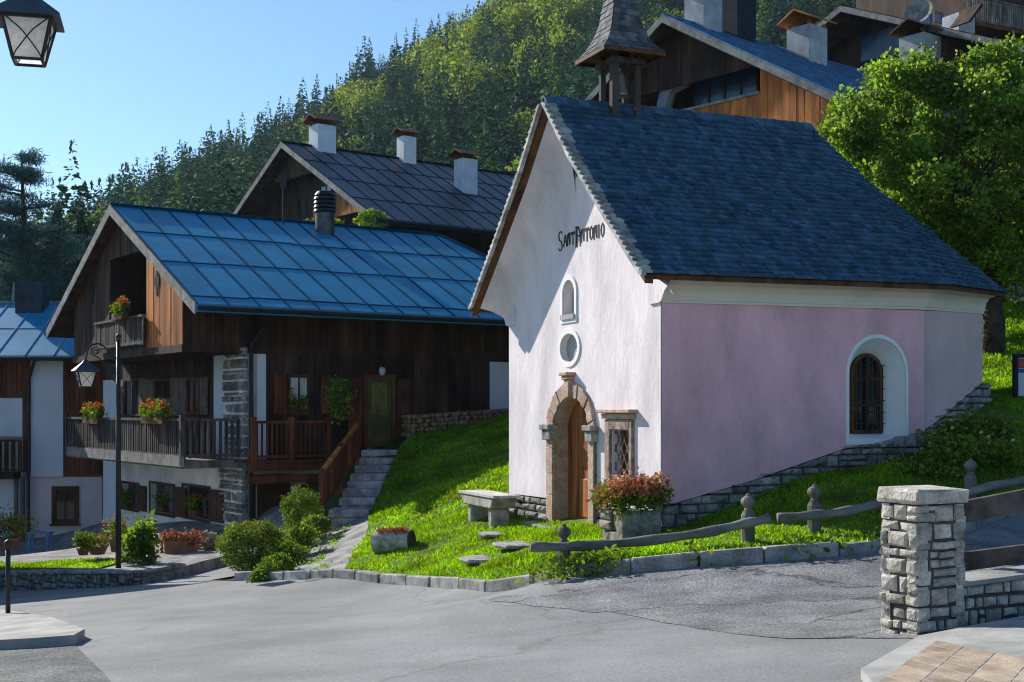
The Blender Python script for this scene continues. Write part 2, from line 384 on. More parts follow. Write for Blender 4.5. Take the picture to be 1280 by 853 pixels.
def make_ground():
    xs = np.concatenate([np.linspace(-140,-30,23), np.linspace(-28,28,90), np.linspace(30,140,23)])
    ys = np.concatenate([np.linspace(-12,45,92), np.linspace(46,125,40)])
    X, Y = np.meshgrid(xs, ys); Z = H(X, Y)-.06; V = np.stack([X,Y,Z],-1).reshape(-1,3); n = len(xs)
    i = np.arange(len(ys)-1)[:,None]*n+np.arange(n-1)[None]; F = np.stack([i,i+1,i+n+1,i+n],-1).reshape(-1,4)
    npmesh('ground', V, F, m_soil, smooth=True)['kind'] = 'structure'
    ks = np.linspace(-1000, 2300, 130); ys = np.concatenate([np.linspace(112, Y1, 60), np.linspace(Y1+10, 900, 14)])
    K, Y = np.meshgrid(ks, ys); X = (K-CX)/F_*Y; Z = M(X, Y)-.3; V = np.stack([X,Y,Z],-1).reshape(-1,3); n = len(ks)
    i = np.arange(len(ys)-1)[:,None]*n+np.arange(n-1)[None]; F = np.stack([i,i+1,i+n+1,i+n],-1).reshape(-1,4)
    npmesh('mountain', V, F, m_mount, smooth=True)['kind'] = 'structure'
make_ground()
KERB_PX = [(262,725,24.4),(375,724,22),(480,730,19.9),(560,737,18.2),(612,741,17.0),(660,738,16.4),(700,732,15.7),(745,722,15.2),(870,707,15),(1000,697,15),(1100,688,15.3),(1200,668,16.2),(1290,650,17.5)]
KERB = spline([((px-CX)/F_*Y, Y) for px, py, Y in KERB_PX], 5)
LOWWALL = spline([(-13.6,29.9),(-11.6,28.6),(-9.6,26.9),(-8.3,25.85),(-7.4,25.6),(-6.75,26.4)], 5)
road_poly = [tuple(p) for p in KERB]+[(13,19.2),(26,22),(26,-10),(-32,-10),(-32,32)]+[tuple(p) for p in LOWWALL]+[(-9.5,31),(-4.4,30.5),(-4.0,25.5)]
drape('road', road_poly, .4, -.02, m_road)
op = spline([(700,741),(610,747),(690,758),(760,764),(830,776),(920,790),(1010,796),(1110,795),(1200,796),(1300,770),(1330,700)], 4)
old = [G(x, y) for x, y in op]; old = [(x+RNG.normal(0,.02), y+RNG.normal(0,.03)) for x, y in old]
old += [(8.2,15.6)]+[(p[0]+.0, p[1]-.09) for p in KERB[::-1] if .3 < p[0] < 6.5]
drape('old_road_surface', old, .22, -.014, m_old, wav=.0015)
# kerb stones
kb = MB(); i = 0; L = np.concatenate([[0], np.cumsum(np.linalg.norm(np.diff(KERB, axis=0), axis=1))]); s = .9
while s < L[-1]-.3:
    ln = random.uniform(.7, 1.05); e = min(s+ln, L[-1])
    a = V3([np.interp(s+.012, L, KERB[:,k]) for k in (0,1)]); b = V3([np.interp(e-.012, L, KERB[:,k]) for k in (0,1)])
    tall = .13 if a[0] < .6 else (.15 if a[0] < 3.2 else .11)
    d = (b-a)/np.linalg.norm(b-a); nn = V3((-d[1], d[0])); za, zb = h(*a), h(*b); w = .17; j = random.uniform(-.012,.012)
    kb.hexa([(*(a-nn*.0+nn*j),za-.2),(*(b+nn*j),zb-.2),(*(b+nn*w),zb-.2),(*(a+nn*w),za-.2),(*(a+nn*(j+.012)),za+tall),(*(b+nn*(j+.012)),zb+tall+j),(*(b+nn*w),zb+tall),(*(a+nn*w),za+tall)])
    s = e
kb.build('kerb', m_stonegrey, at=(-1,17,-2.4), bevel=.018)['kind'] = 'structure'
# lawn round the chapel
path_r = [G(432,716), G(446,694), G(460,662), (-3.3,30.2), (-3.12,33.2), (-2.9,35.2)]
lawn_poly = [(p[0]+.06, p[1]+.14) for p in KERB if p[0] > -2.65]+[(14,20.5),(18,24),(14,33),(3,38),(-1,38.0),(-2.8,36.2)]+path_r[::-1]
lawn_poly = [tuple(p) for p in lawn_poly]
drape('lawn', lawn_poly, .45, .07, m_lawn)
# footpath and paving
m_flag = pmat('flagstone', (.27,.265,.26), var=.35, scale=2.2, bump=.6, bscale=20, bdist=.02, fine=.2, island=.15)
path_poly = [G(360,722), G(436,722), G(452,692), G(468,655), (-3.35,30.1), (-4.75,30.1), G(405,660), G(385,690)]
drape('footpath', path_poly, .4, .03, m_flag)
terr = [(p[0]+.03,p[1]+.06) for p in LOWWALL]+[(-6.55,27.2),(-6.0,28.7),(-5.2,28.5),(-5.0,31.5),(-6,34),(-14,45),(-24,45),(-24,33)]
def wall_top(x): return np.interp(x, [-13.6,-11.6,-9.6,-8.3,-6.75,-5], [-3.72,-3.62,-3.37,-3.24,-3.17,-3.05])
def terr_z(x, y):
    x = np.asarray(x, float); y = np.asarray(y, float); s = np.clip((y-np.interp(x, [-13,-8,-6], [31.5,29.5,29.]))/2.5, 0, 1); s = s*s*(3-2*s)
    return (wall_top(x)-.06)*(1-s)+(H(x, y)+.05)*s
drape('terrace', terr, .6, 0., m_flag, zf=terr_z, skirt=.45)
gl = [(-12.6,29.9),(-11.2,28.75),(-9.4,27.2),(-8.6,26.6),(-8.35,28.2),(-10.2,29.6),(-12.4,31.0)]
drape('terrace_lawn', gl, .4, .03, m_lawn, zf=terr_z)
# raised pavements
pv = [G(-90,760), G(10,771), G(62,780), G(106,797), G(92,805), G(40,809), G(-90,816)]
drape('pavement', pv, .4, .10, m_concrete, skirt=.2)
m_gravel = pmat('gravel', (.20,.20,.195), var=.3, scale=1.5, bump=1., bscale=40, bdist=.04, fine=.6, fscale=35)
gv = [G(-120,812), G(40,806), G(92,803), G(128,838), G(165,880), (-5,5), (-9,5)]
drape('gravel_verge', gv, .4, -.012, m_gravel)
# ------------------------------------------------------------------ chapel
m_plaster = pmat('white_plaster', (.73,.665,.685), rough=.9, var=.15, scale=1.5, stretch=(1,1,.4), bump=.5, bscale=11, bdist=.018, fine=.04, fscale=20, cracks=(.45,.004,.14,(1,1,.7)))
m_pink = pmat('pink_plaster', (.80,.46,.50), rough=.9, var=.17, scale=1.1, stretch=(1,1,.5), bump=.4, bscale=9, bdist=.018, fine=.04, fscale=18, cracks=(.4,.004,.14,(1,1,.7)))
m_apse = pmat('ochre_plaster', (.66,.47,.45), rough=.9, var=.12, scale=.8, bump=.25, bscale=10, bdist=.012)
m_cornice = pmat('cream_plaster', (.74,.66,.56), rough=.9, var=.06, scale=1.5, bump=.15, bscale=10)
m_shingle = pmat('sky_tinted_shingle', (.055,.12,.19), rough=.75, var=.22, scale=5, island=.32, bump=.5, bscale=30, stretch=(1,1,.4), spec=.12, hue=.012)  # weathered shingle, blue sky light on the shaded slope put into its colour
m_spire = pmat('spire_shingle', (.12,.125,.14), rough=.8, var=.3, scale=3, island=.4, bump=.4)
m_turretwood = pmat('turret_wood', (.07,.06,.055), rough=.85, var=.35, scale=4, stretch=(1,1,.25), bump=.4, bscale=50)
m_edge = pmat('sunlit_shingle_end', (.42,.42,.41), rough=.8, var=.3, scale=4, island=.3)  # pale copy of the shingle, sunlight put into the colour
m_brownwood = pmat('brown_board', (.12,.055,.026), rough=.7, var=.4, scale=3, stretch=(1,1,.3), island=.25, bump=.3, bscale=40)
m_oldwood = pmat('old_grey_wood', (.19,.17,.15), rough=.85, var=.4, scale=4, stretch=(1,1,.25), island=.25, bump=.5, bscale=50)
m_doorwood = pmat('door_wood', (.30,.10,.03), rough=.5, var=.45, scale=5, stretch=(1,1,.15), island=.2, bump=.3, bscale=40)
m_redstone = pmat('red_brown_stone', (.36,.20,.13), rough=.85, var=.45, scale=6, island=.2, bump=.8, bscale=25, fine=.3, col2=(.42,.36,.30))
m_rubble = pmat('rubble_stone', (.30,.285,.265), rough=.9, var=.4, scale=4, island=.3, bump=.9, bscale=25, fine=.25)
m_mortar = pmat('mortar', (.10,.095,.09), rough=.95, var=.3, scale=8, bump=.6, bscale=40)
m_dark = pmat('dark_interior', (.012,.011,.010), rough=.8, var=.1)
m_glass = pmat('window_glass', (.012,.016,.02), rough=.06, var=.05, spec=.6)
m_iron = pmat('black_iron', (.018,.018,.02), rough=.5, var=.2, spec=.4)
m_bronze = pmat('bronze', (.28,.25,.2), rough=.45, metal=.6, var=.3, scale=8)
m_whitepaint = pmat('white_surround', (.80,.80,.80), rough=.85, var=.05, scale=3, bump=.1, bscale=20)
m_greypanel = pmat('grey_niche', (.40,.40,.40), rough=.9, var=.15, scale=3)
m_letter = pmat('letter_paint', (.05,.045,.045), rough=.85, var=.35, scale=9)

CB = 67.2; CO = (2.0925, 18.0); CW = 5.54; CL = 4.64
CS = Fr(CO, CB)                               # side wall: a along it, outward towards the road
CFo = CS.p(0, 0, -CW); CF = Fr((CFo[0], CFo[1]), CB+90)      # facade, a = 0 at its far corner
CF.A = -(-CS.N)*1.0; CF.N = -CS.A; CF.yaw = math.atan2(CF.A[1], CF.A[0])
def cp(u, w, z): return CS.p(u, z, -w)
chapel = thing('chapel', cp(2, CW/2, -1.5), 'small pink and white plastered chapel with steep shingle roof tinted sky blue and bell turret', 'chapel')
WC = CW/2; PROF = [(0,4.93),(1.0,3.86),(2.1,2.87),(3.27,1.84)]; PZ = np.array(PROF)
def rz(w): return float(np.interp(abs(w-WC), PZ[:,0], PZ[:,1]))
def flat_z(t): return float(np.interp(t*3.27, PZ[:,0], PZ[:,1]))    # t = 0 at the ridge, 1 at the eaves
# facade
dl, dr = CF.hit(686, 560)[0], CF.hit(746, 560)[0]; ol, orr = CF.hit(694, 600)[0], CF.hit(739, 600)[0]
zs = CF.hit(716, 539)[1]; zo = CF.hit(716, 478)[1]; zin = CF.hit(716, 497)[1]; zd = CF.hit(716, 657)[1]
n1 = CF.rect(704, 350, 719, 398); n2 = CF.rect(701, 417, 723, 453); n3 = CF.rect(765, 538, 789, 595)
zbl, zbr = -1.516, -1.44
outl = [(0, zbl), (CW, zbr)]
outl += [(CW, 1.60)]+[(WC+hh, zz-.16) for hh, zz in PROF[::-1] if hh < 2.75]+[(WC-hh, zz-.16) for hh, zz in PROF[1:] if hh < 2.75]+[(0, 1.60)]
doorhole = arch(ol, orr, zd-.02, zs, 14, zin-zs)
# the door opening runs below the plaster line, so the outline follows its foot
k = (zbr-zbl)/CW
outl = [(0, zbl), (ol-.17, zbl+k*(ol-.17)), (ol-.17, zd-.3), (orr+.17, zd-.3), (orr+.17, zbl+k*(orr+.17))]+outl[1:]
niche = arch(n1[0], n1[1], n1[2], n1[3]-(n1[1]-n1[0])/2, 10); oculus = oval(*n2); sq = rectp(n3[0], n3[1], n3[2], n3[3])
m = MB(); wall_holes(m, CF, outl, [doorhole, niche, oculus, sq], [.30, .16, .10, .26], back=.02)
m.build('facade', m_plaster, chapel, recalc=False)
m = MB(); CF.prism(m, niche, -.16, -.20); CF.prism(m, oculus, -.10, -.14); m.build('niche_panel', m_greypanel, chapel)
m = MB(); ring(m, CF, grow(niche, .075), niche, -.01, .022); m.build('niche_surround', m_whitepaint, chapel)
m = MB(); ring(m, CF, grow(oculus, .08), oculus, -.01, .022); m.build('oculus_surround', m_whitepaint, chapel)
m = MB(); CF.box(m, n1[0]-.02, n1[1]+.02, n1[2]-.02, n1[2]+.06, -.16, .05); m.build('niche_sill', m_greypanel, chapel)
# door: stone arch, capitals, keystone, leaf
sur = MB(); oo = arch(dl, dr, zd-.05, zs, 14, zo-zs); ii = arch(ol, orr, zd-.05, zs, 14, zin-zs)
nseg = len(oo)
for i in range(1, nseg-1):                       # voussoirs one by one
    a0, b0, a1, b1 = oo[i], ii[i], oo[i+1], ii[i+1]
    if i == nseg-1: break
    e = .04*(1 if i % 2 else -1)*.2
    sur.prism([CF.p(*a0, -.02), CF.p(*a1, -.02), CF.p(*b1, -.02), CF.p(*b0, -.02)], CF.N*(.075+e))
for x0, x1, f in ((dl, ol, 1), (orr, dr, 1)):
    zz = zd-.05
    while zz < zs-.02:
        hh = min(random.uniform(.3,.55), zs-zz); CF.box(sur, x0, x1, zz, zz+hh-.008, -.02, .055+random.uniform(-.006,.006)); zz += hh
sur.build('door_surround', m_redstone, chapel, bevel=.008)
m = MB()
CF.box(m, ol-.002, ol+.02, zd, zs, -.30, -.0)
m.build('door_jamb', m_redstone, chapel)
for x0, x1 in ((dl-.07, ol+.05), (orr-.03, dr+.08)):
    m = MB(); CF.box(m, x0, x1, zs+.01, zs+.10, -.02, .16); CF.box(m, x0+.03, x1-.03, zs-.16, zs+.01, -.02, .12); m.build('capital', m_rubble, chapel, bevel=.012)
m = MB(); kx = (dl+dr)/2; CF.box(m, kx-.09, kx+.09, zin, zo+.04, -.02, .11); CF.box(m, kx-.11, kx+.11, zo+.04, zo+.10, -.02, .14); CF.box(m, kx-.14, kx+.14, zo+.10, zo+.16, -.02, .17)
m.build('keystone', m_redstone, chapel, bevel=.01)
m = MB(); ring(m, CF, ii, grow(ii, -.015), -.30, .0); m.build('door_reveal', m_redstone, chapel)
door = MB(); c = (ol+orr)/2
planks(door, CF, ol, orr, zd-.02, lambda a: zs+(zin-zs)*math.sqrt(max(0, 1-((a-c)/((orr-ol)/2))**2)), out=-.26, th=.03, pitch=.14)
d_o = door.build('door', m_doorwood, chapel)
m = MB(); CF.box(m, c-.22, c+.28, zd+.12, zd+.75, -.235, -.21); CF.box(m, c-.22, c+.28, zd+.95, zd+1.75, -.235, -.21); m.build('door_panel', m_doorwood, d_o, bevel=.02)
m = MB(); m.tube([CF.p(c+.2, zd+.95, -.2), CF.p(c+.2, zd+1.1, -.17), CF.p(c+.2, zd+1.2, -.2)], .015); m.build('handle', m_iron, d_o)
m = MB(); CF.box(m, ol-.5, orr+.42, zd-.3, zd-.02, -.2, .42); m.build('doorstep', m_rubble, chapel, bevel=.02)
# small square window with stone hood
m = MB()
b = n3
CF.box(m, b[0]-.16, b[0]-.005, b[2]-.08, b[3]+.16, -.02, .05); CF.box(m, b[1]+.005, b[1]+.10, b[2]-.08, b[3]+.16, -.02, .05); CF.box(m, b[0]-.005, b[1]+.005, b[3]+.005, b[3]+.17, -.02, .051)
CF.box(m, b[0]-.17, b[1]+.13, b[2]-.14, b[2]-.08, -.02, .07)
m.build('window_stone', pmat('brown_grey_stone', (.38,.29,.23), rough=.9, var=.4, scale=7, bump=.8, fine=.3), chapel, bevel=.01)
m = MB(); CF.box(m, b[0]-.20, b[1]+.16, b[3]+.17, b[3]+.25, -.02, .09); CF.box(m, b[0]-.25, b[1]+.20, b[3]+.255, b[3]+.31, -.02, .15); m.build('window_hood', m_redstone, chapel, bevel=.01)
wn = MB(); CF.box(wn, b[0]-.02, b[1]+.02, b[2]-.02, b[3]+.02, -.20, -.16); w_o = wn.build('window', m_brownwood, chapel)
g = MB(); dz = (b[1]-b[0])/2
for s in (-1, 1):
    zz = b[2]-1.0
    while zz < b[3]+1.0:
        a0, a1 = b[0], b[1]; z0 = zz if s > 0 else zz+ (b[1]-b[0])*1.5; z1 = z0+s*(b[1]-b[0])*1.5
        t0, t1 = 0., 1.
        for lo in (b[2], b[3]): pass
        def cl(t): return a0+(a1-a0)*t, z0+(z1-z0)*t
        ts = [t for t in np.linspace(0, 1, 60) if b[2] <= cl(t)[1] <= b[3]]
        if len(ts) > 3: g.bar(CF.p(*cl(ts[0]), -.05), CF.p(*cl(ts[-1]), -.05), .012, .012)
        zz += .27
g.build('lattice', m_oldwood, w_o)
# lettering
GLY = {'S':[[(.85,.86),(.6,1),(.25,.95),(.12,.75),(.3,.56),(.68,.44),(.86,.24),(.7,.04),(.35,0),(.08,.14)]],
 'A':[[(0,0),(.42,1),(.58,1),(1,0)],[(.2,.38),(.8,.38)]], 'a':[[(0,0),(.4,.85),(.62,.85),(.95,0)],[(.2,.4),(.8,.4)]],
 'N':[[(0,0),(0,.85),(.3,.95),(.75,.1),(.75,.95)]], 'T':[[(0,.95),(.9,.95)],[(.45,.95),(.45,0)],[(0,.95),(0,.8)],[(.9,.95),(.9,.8)]],
 'O':[[(.45,1),(.1,.8),(.02,.5),(.1,.2),(.45,0),(.8,.2),(.88,.5),(.8,.8),(.45,1)]], 'I':[[(.2,.95),(.2,0)],[(.05,.95),(.35,.95)],[(.05,0),(.35,0)]],
 'D':[[(.1,0),(.1,1)],[(.28,0),(.28,1)],[(0,1),(.6,.95),(.95,.6),(.8,.5)],[(.28,.55),(.9,.5),(.9,0)],[(0,0),(.4,0)]],
 'J':[[(.6,1),(.6,.2),(.35,0),(.05,.1)]]}
lt = MB()
def glyph(ch, a, z, w, hh, t, skew=0.):
    for pl in GLY[ch]:
        for (x0,y0),(x1,y1) in zip(pl[:-1], pl[1:]):
            vert = abs(y1-y0) > abs(x1-x0)*.8; tt = t*(1.25 if vert else .75)
            p = CF.p(a+x0*w, z+y0*hh+skew*x0*w, .004); q = CF.p(a+x1*w, z+y1*hh+skew*x1*w, .004)
            d = (q-p); d = d/(np.linalg.norm(d)+1e-9); lt.bar(p-d*tt*.3, q+d*tt*.3, .006, tt, up=np.cross(d, CF.N))
a0, z0 = CF.hit(698, 313); a1, z1 = CF.hit(757, 299); ln = a1-a0; sk = (z1-z0)/ln*0
word = [('S',.13,1.3),('a',.085,.85),('N',.08,.85),('T',.085,.85),('D',.13,1.3),('N',.08,.85),('T',.085,.85),('O',.085,.85),('N',.085,.85),('I',.04,.85),('O',.085,.85)]
tot = sum(w for _, w, _ in word)+.022*len(word); x = a0; base = .24
zc = CF.hit(700, 310)[1]
for ch, w, hh in word:
    s = ln/tot; glyph(ch, x, zc+(z1-z0)*.35*(x-a0)/ln-(.05 if hh > 1 else 0), w*s, base*hh, .027); x += (w+.022)*s
jl = MB(); lt_, lt = lt, jl; aj, zj = CF.hit(716, 224); glyph('J', aj, zj-.02, .07, .2, .022); glyph('N', aj+.09, zj, .09, .12, .018); lt = lt_
lt.build('lettering', m_letter, chapel); jl.build('monogram', m_letter, chapel)
# plinth stones under the facade
m = MB(); mo = MB()
zf = -2.25
stones(m, CF, 0, ol-.17, zf, zbl, out=.015, depth=.2, row=.17, jit=.03, zt=lambda a: zbl+k*a-.01)
stones(m, CF, ol-.16, ol-.01, zf, zd+.0, out=.03, depth=.2, row=.2, jit=.03); m.build('plinth', m_rubble, chapel); m = MB()
stones(m, CF, orr+.17, CW, zf, zbr, out=.02, depth=.2, row=.17, jit=.03, zt=lambda a: zbl+k*a-.01)
CF.box(mo, 0.02, ol-.02, zf-.3, zbl-.02, -.3, -.04); mo.build('plinth_core', m_mortar, chapel); mo = MB(); CF.box(mo, orr+.02, CW-.02, zf-.3, zbl-.02, -.3, -.04); m.build('plinth', m_rubble, chapel); mo.build('plinth_core', m_mortar, chapel)
# side wall with deep arched niche
A_, B_ = (CL, 0.), (6.94, 1.22); B2, A2 = (6.94, CW-1.22), (CL, CW)
zt = 1.53
w_out = CS.rect(1057, 418, 1134, 556); nin = CS.rect(1061, 428, 1131, 553)
nin = (CS.hit(1060,500)[0], CS.hit(1131,500)[0], CS.hit(1095,549)[1], CS.hit(1095,423)[1])
win = (CS.hit(1062,500,-.30)[0], CS.hit(1101,500,-.30)[0], CS.hit(1081,542,-.30)[1], CS.hit(1081,442,-.30)[1])
hole = arch(nin[0], nin[1], nin[2], nin[3]-(nin[1]-nin[0])/2, 16); inn = arch(win[0], win[1], win[2], win[3]-(win[1]-win[0])/2, 16)
zl0, zl1 = CS.hit(827, 634)[1], CS.hit(1155, 539)[1]
mid = CS.hit(1056, 561); mid2 = CS.hit(930, 604)
m = MB(); wall_holes(m, CS, [(0, zl0), mid2, mid, (CL, zl1), (CL, zt), (0, zt)], [hole], [.30], back=.001, inner=[inn], mi=0, mi_in=1)
m.build('side_wall', [m_pink, m_whitepaint], chapel, recalc=False)
so = arch(nin[0]-.05, nin[1]+.05, nin[2]-.08, nin[3]-(nin[1]-nin[0])/2, 16, (nin[1]-nin[0])/2+.06)
m = MB(); ring(m, CS, so, hole, -.01, .025); m.build('side_window_surround', m_whitepaint, chapel)
m = MB(); CS.prism(m, inn, -.30, -.36); sw = m.build('side_window', m_glass, chapel)
fm = MB(); ii2 = grow(inn, -.055); ring(fm, CS, inn, ii2, -.31, -.25); cx = (win[0]+win[1])/2
CS.box(fm, cx-.035, cx+.035, win[2], win[3]-.03, -.30, -.245)
for t in (.36, .68): CS.box(fm, win[0]+.03, win[1]-.03, win[2]+(win[3]-win[2])*t-.03, win[2]+(win[3]-win[2])*t+.03, -.30, -.25)
fm.build('window_frame', m_brownwood, sw)
gr = MB()
for t in np.linspace(.08, .92, 6): gr.tube([CS.p(win[0]+(win[1]-win[0])*t, win[2]+.02, -.20), CS.p(win[0]+(win[1]-win[0])*t, win[3]-.06-.5*abs(t-.5)*abs(t-.5)*1.6, -.20)], .009, 6)
for t in np.linspace(.12, .85, 6): gr.tube([CS.p(win[0], win[2]+(win[3]-win[2])*t, -.205), CS.p(win[1], win[2]+(win[3]-win[2])*t, -.205)], .009, 6)
gr.build('window_grille', m_iron, sw)
# apse walls
def wallseg(p, q):
    d = V3(q)-V3(p); a = cp(*p, 0); b = cp(*q, 0); return Fr((a[0], a[1]), math.degrees(math.atan2((b-a)[0], (b-a)[1]))), float(np.linalg.norm(d))
ap, apl = wallseg(A_, B_); zr = CS.p(0,0)[2]
za1 = ap.hit(1227, 478)[1]
m = MB(); m.prism([ap.p(0, zl1-.02), ap.p(apl, za1), ap.p(apl, zt+.12), ap.p(0, zt)], -ap.N*.3)
e2, e2l = wallseg(B_, B2); m.prism([e2.p(0, za1), e2.p(e2l, za1+.6), e2.p(e2l, zt+.12), e2.p(0, zt+.12)], -e2.N*.3)
e3, e3l = wallseg(B2, A2); m.prism([e3.p(0, .2), e3.p(e3l, -.6), e3.p(e3l, zt), e3.p(0, zt+.1)], -e3.N*.3)
m.build('apse_wall', m_apse, chapel)
m = MB(); bw = Fr(tuple(cp(CL, CW, 0)[:2]), CB+180); bw.box(m, 0, CL-.06, -2, zt, -.3, -.004); m.build('rear_wall', m_pink, chapel)
# sloping rubble footing of the side
m = MB(); mo = MB()
top = lambda a: float(np.interp(a, [0, mid2[0], mid[0], CL], [zl0, mid2[1], mid[1], zl1]))-.0
stones(m, CS, 0.0, CL, -2.0, zl1, out=.05, depth=.25, row=.15, jit=.03, zt=top)
CS.prism(mo, [(0.02,-2.4),(CL,-2.0),(CL,zl1-.03),(mid[0],mid[1]-.03),(mid2[0],mid2[1]-.03),(.02,zl0-.03)], -.25, 0.0)
stones(m, ap, 0, apl+.25, -1.2, za1+.02, out=.07, depth=.3, row=.15, jit=.03, zt=lambda a: zl1+(za1-zl1)*min(1, a/apl))
ap.prism(mo, [(0,-1.6),(apl,-1.2),(apl,za1-.03),(0,zl1-.03)], -.25, .0); ap.box(mo, apl-.0, apl+.22, -.6, za1-.1, -.3, .04)
m.build('footing', m_rubble, chapel); mo.build('footing_core', m_mortar, chapel)
# eaves cornice: a hollow moulding swept along side and apse
E_ = {'f': (-.52, -.46), 'a': (CL+.10, -.46), 'b': (7.22, 1.0), 'b2': (7.22, CW-1.0), 'a2': (CL+.10, CW+.46), 'f2': (-.52, CW+.46)}
def lerp(p, q, t): return V3(p)*(1-t)+V3(q)*t
def cornice(pw, pe, dz):
    m = MB(); prof = [(0,-.30),(.07,-.30),(.07,-.265),(.10,-.26),(.16,-.14),(.30,-.05),(.62,-.005),(.88,.02),(.92,.05)]
    rows = []
    for (w, e, z) in zip(pw, pe, dz): rows.append([V3(cp(*lerp(w, e, t), 0))+V3((0,0,1.80+z+dzz)) for t, dzz in prof])
    n = len(prof); vs = [p for r in rows for p in r]; fs = [(i*n+j, (i+1)*n+j, (i+1)*n+j+1, i*n+j+1) for i in range(len(rows)-1) for j in range(n-1)]
    m.add(vs, fs); return m
m = cornice([(0.0,0),A_,B_,B2,A2,(0,CW)], [(0.0,-.46),E_['a'],E_['b'],E_['b2'],E_['a2'],(0,CW+.46)], [0,.04,.13,.13,.04,0])
m.build('cornice', m_cornice, chapel, smooth=False, recalc=False)
for w0, s in ((0, -1), (CW, 1)):                   # plastered ends of the cornice on the facade side
    m = MB(); m.prism([cp(0.0, w0, 1.50), cp(0.0, w0+s*.07, 1.53), cp(0., w0+s*.16, 1.66), cp(0., w0+s*.30, 1.75), cp(0., w0+s*.44, 1.82), cp(0., w0, 1.98), cp(0., w0-s*.3, 2.2), cp(0,w0-s*.3,1.5)], -CS.A*.035); m.build('cornice_end', m_plaster, chapel)
# roof: deck, soffit, shingles
R0, R1 = (-.55, WC), (4.49, WC)
def eave_z(nm): return {'f':1.84,'a':1.88,'b':1.98,'b2':1.98,'a2':1.88,'f2':1.84}[nm]
def roof_pt(e0, e1, t0, t1, z0, z1, s, t):           # t = 1 at the eaves
    p = lerp(lerp(t0, t1, s), lerp(e0, e1, s), t); ze = z0+(z1-z0)*s
    zz = flat_z(t); zz = 4.93-(4.93-zz)*(4.93-ze)/(4.93-1.84)
    return V3(cp(p[0], p[1], zz))
FACES = [('f','a',R0,R1),('a','b',R1,R1),('b','b2',R1,R1),('b2','a2',R1,R1),('a2','f2',R1,R0)]
deck = MB(); sh = MB(); se = MB()
for n0, n1_, t0, t1 in FACES:
    e0, e1 = E_[n0], E_[n1_]; z0, z1 = eave_z(n0), eave_z(n1_)
    ts = np.linspace(0, 1, 9)
    top = [[roof_pt(e0,e1,t0,t1,z0,z1,s,t) for t in ts] for s in (0,1)]
    vs = [p for c_ in top for p in c_]; n = len(ts); fs = [(j, n+j, n+j+1, j+1) for j in range(n-1)]
    deck.add(vs+[p-V3((0,0,.07)) for p in vs], fs+[tuple(2*n+i for i in f[::-1]) for f in fs]+[(n-1,2*n-1,4*n-1,3*n-1)]+[(j,j+1,2*n+j+1,2*n+j) for j in range(n-1)]+[(n+j,n+j+1,3*n+j+1,3*n+j) for j in range(n-1)])
    rows = 34
    front = n0 in ('f',); hidden = n0 in ('b2','a2')
    if hidden: rows = 20
    for r in range(rows):
        tl, tu = 1.015-r/rows, max(0.0, 1.015-(r+1.55)/rows)
        wd = np.linalg.norm(roof_pt(e0,e1,t0,t1,z0,z1,0,tl)-roof_pt(e0,e1,t0,t1,z0,z1,1,tl)); cnt = max(1, int(wd/(.125 if not hidden else .3)))
        cuts = np.sort(np.clip((np.arange(cnt+1)+np.concatenate([[0], RNG.uniform(-.32,.32,max(0,cnt-1)), [0]]))/cnt, 0, 1))
        lo = -.02 if n0 == 'f' else 0.; 
        for j in range(cnt):
            s0, s1 = cuts[j], cuts[j+1]; g_ = .003/max(wd,.2); dt = random.uniform(-.12,.12)/rows; lift = random.uniform(.03,.06)
            P = [roof_pt(e0,e1,t0,t1,z0,z1,s,t) for s, t in ((s0+g_,tl+dt),(s1-g_,tl+dt),(s1-g_,tu),(s0+g_,tu))]
            nn = np.cross(P[1]-P[0], P[3]-P[0]); nn = nn/(np.linalg.norm(nn)+1e-9); nn = nn if nn[2] > 0 else -nn
            b = [P[0]+nn*.012, P[1]+nn*.012, P[2]+nn*.002, P[3]+nn*.002]; tp = [P[0]+nn*(.012+lift), P[1]+nn*(.012+lift), P[2]+nn*.008, P[3]+nn*.008]
            sh.hexa(b+tp, 1 if (n0 == 'f' and j == 0) or (n0 == 'a2' and j == cnt-1) else 0)
for r in range(34):                                  # stepped shingle ends along the two front slopes, sunlight put into their pale colour
    for n0, n1_, s in (('f','a',0.),('f2','a2',0.)):
        tl, tu = 1.02-r/34, max(0, 1.02-(r+1)/34); z0, z1 = eave_z(n0), eave_z(n1_)
        P = [roof_pt(E_[n0],E_[n1_],R0,R1,z0,z1,0.,t) for t in (tl,tu)]; d = P[1]-P[0]; nn = np.cross(d, CS.A); nn /= np.linalg.norm(nn); nn = nn if nn[2] > 0 else -nn
        o1 = CS.A*-.075; lo, hi = -.03, random.uniform(.035,.05)
        sh.hexa([P[0]+nn*lo, P[1]+nn*lo, P[1]+nn*lo+o1, P[0]+nn*lo+o1, P[0]+nn*(hi+.02), P[1]+nn*.012, P[1]+nn*.012+o1, P[0]+nn*(hi+.02)+o1], 1)
dk = deck.build('roof', m_brownwood, chapel)
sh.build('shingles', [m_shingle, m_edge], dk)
m = MB()                                           # ridge boards
for i in range(26):
    u0 = -.57+i*.196
    for s in (-1, 1):
        m.hexa([cp(u0,WC,4.965),cp(u0+.22,WC,4.955),cp(u0+.22,WC+s*.13,4.83),cp(u0,WC+s*.13,4.84),cp(u0,WC,5.0),cp(u0+.22,WC,4.985),cp(u0+.22,WC+s*.13,4.86),cp(u0,WC+s*.13,4.87+random.uniform(0,.015))])
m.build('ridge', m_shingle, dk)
m = MB(); br = MB()                                 # hollow white soffit under the front overhang and its barge boards
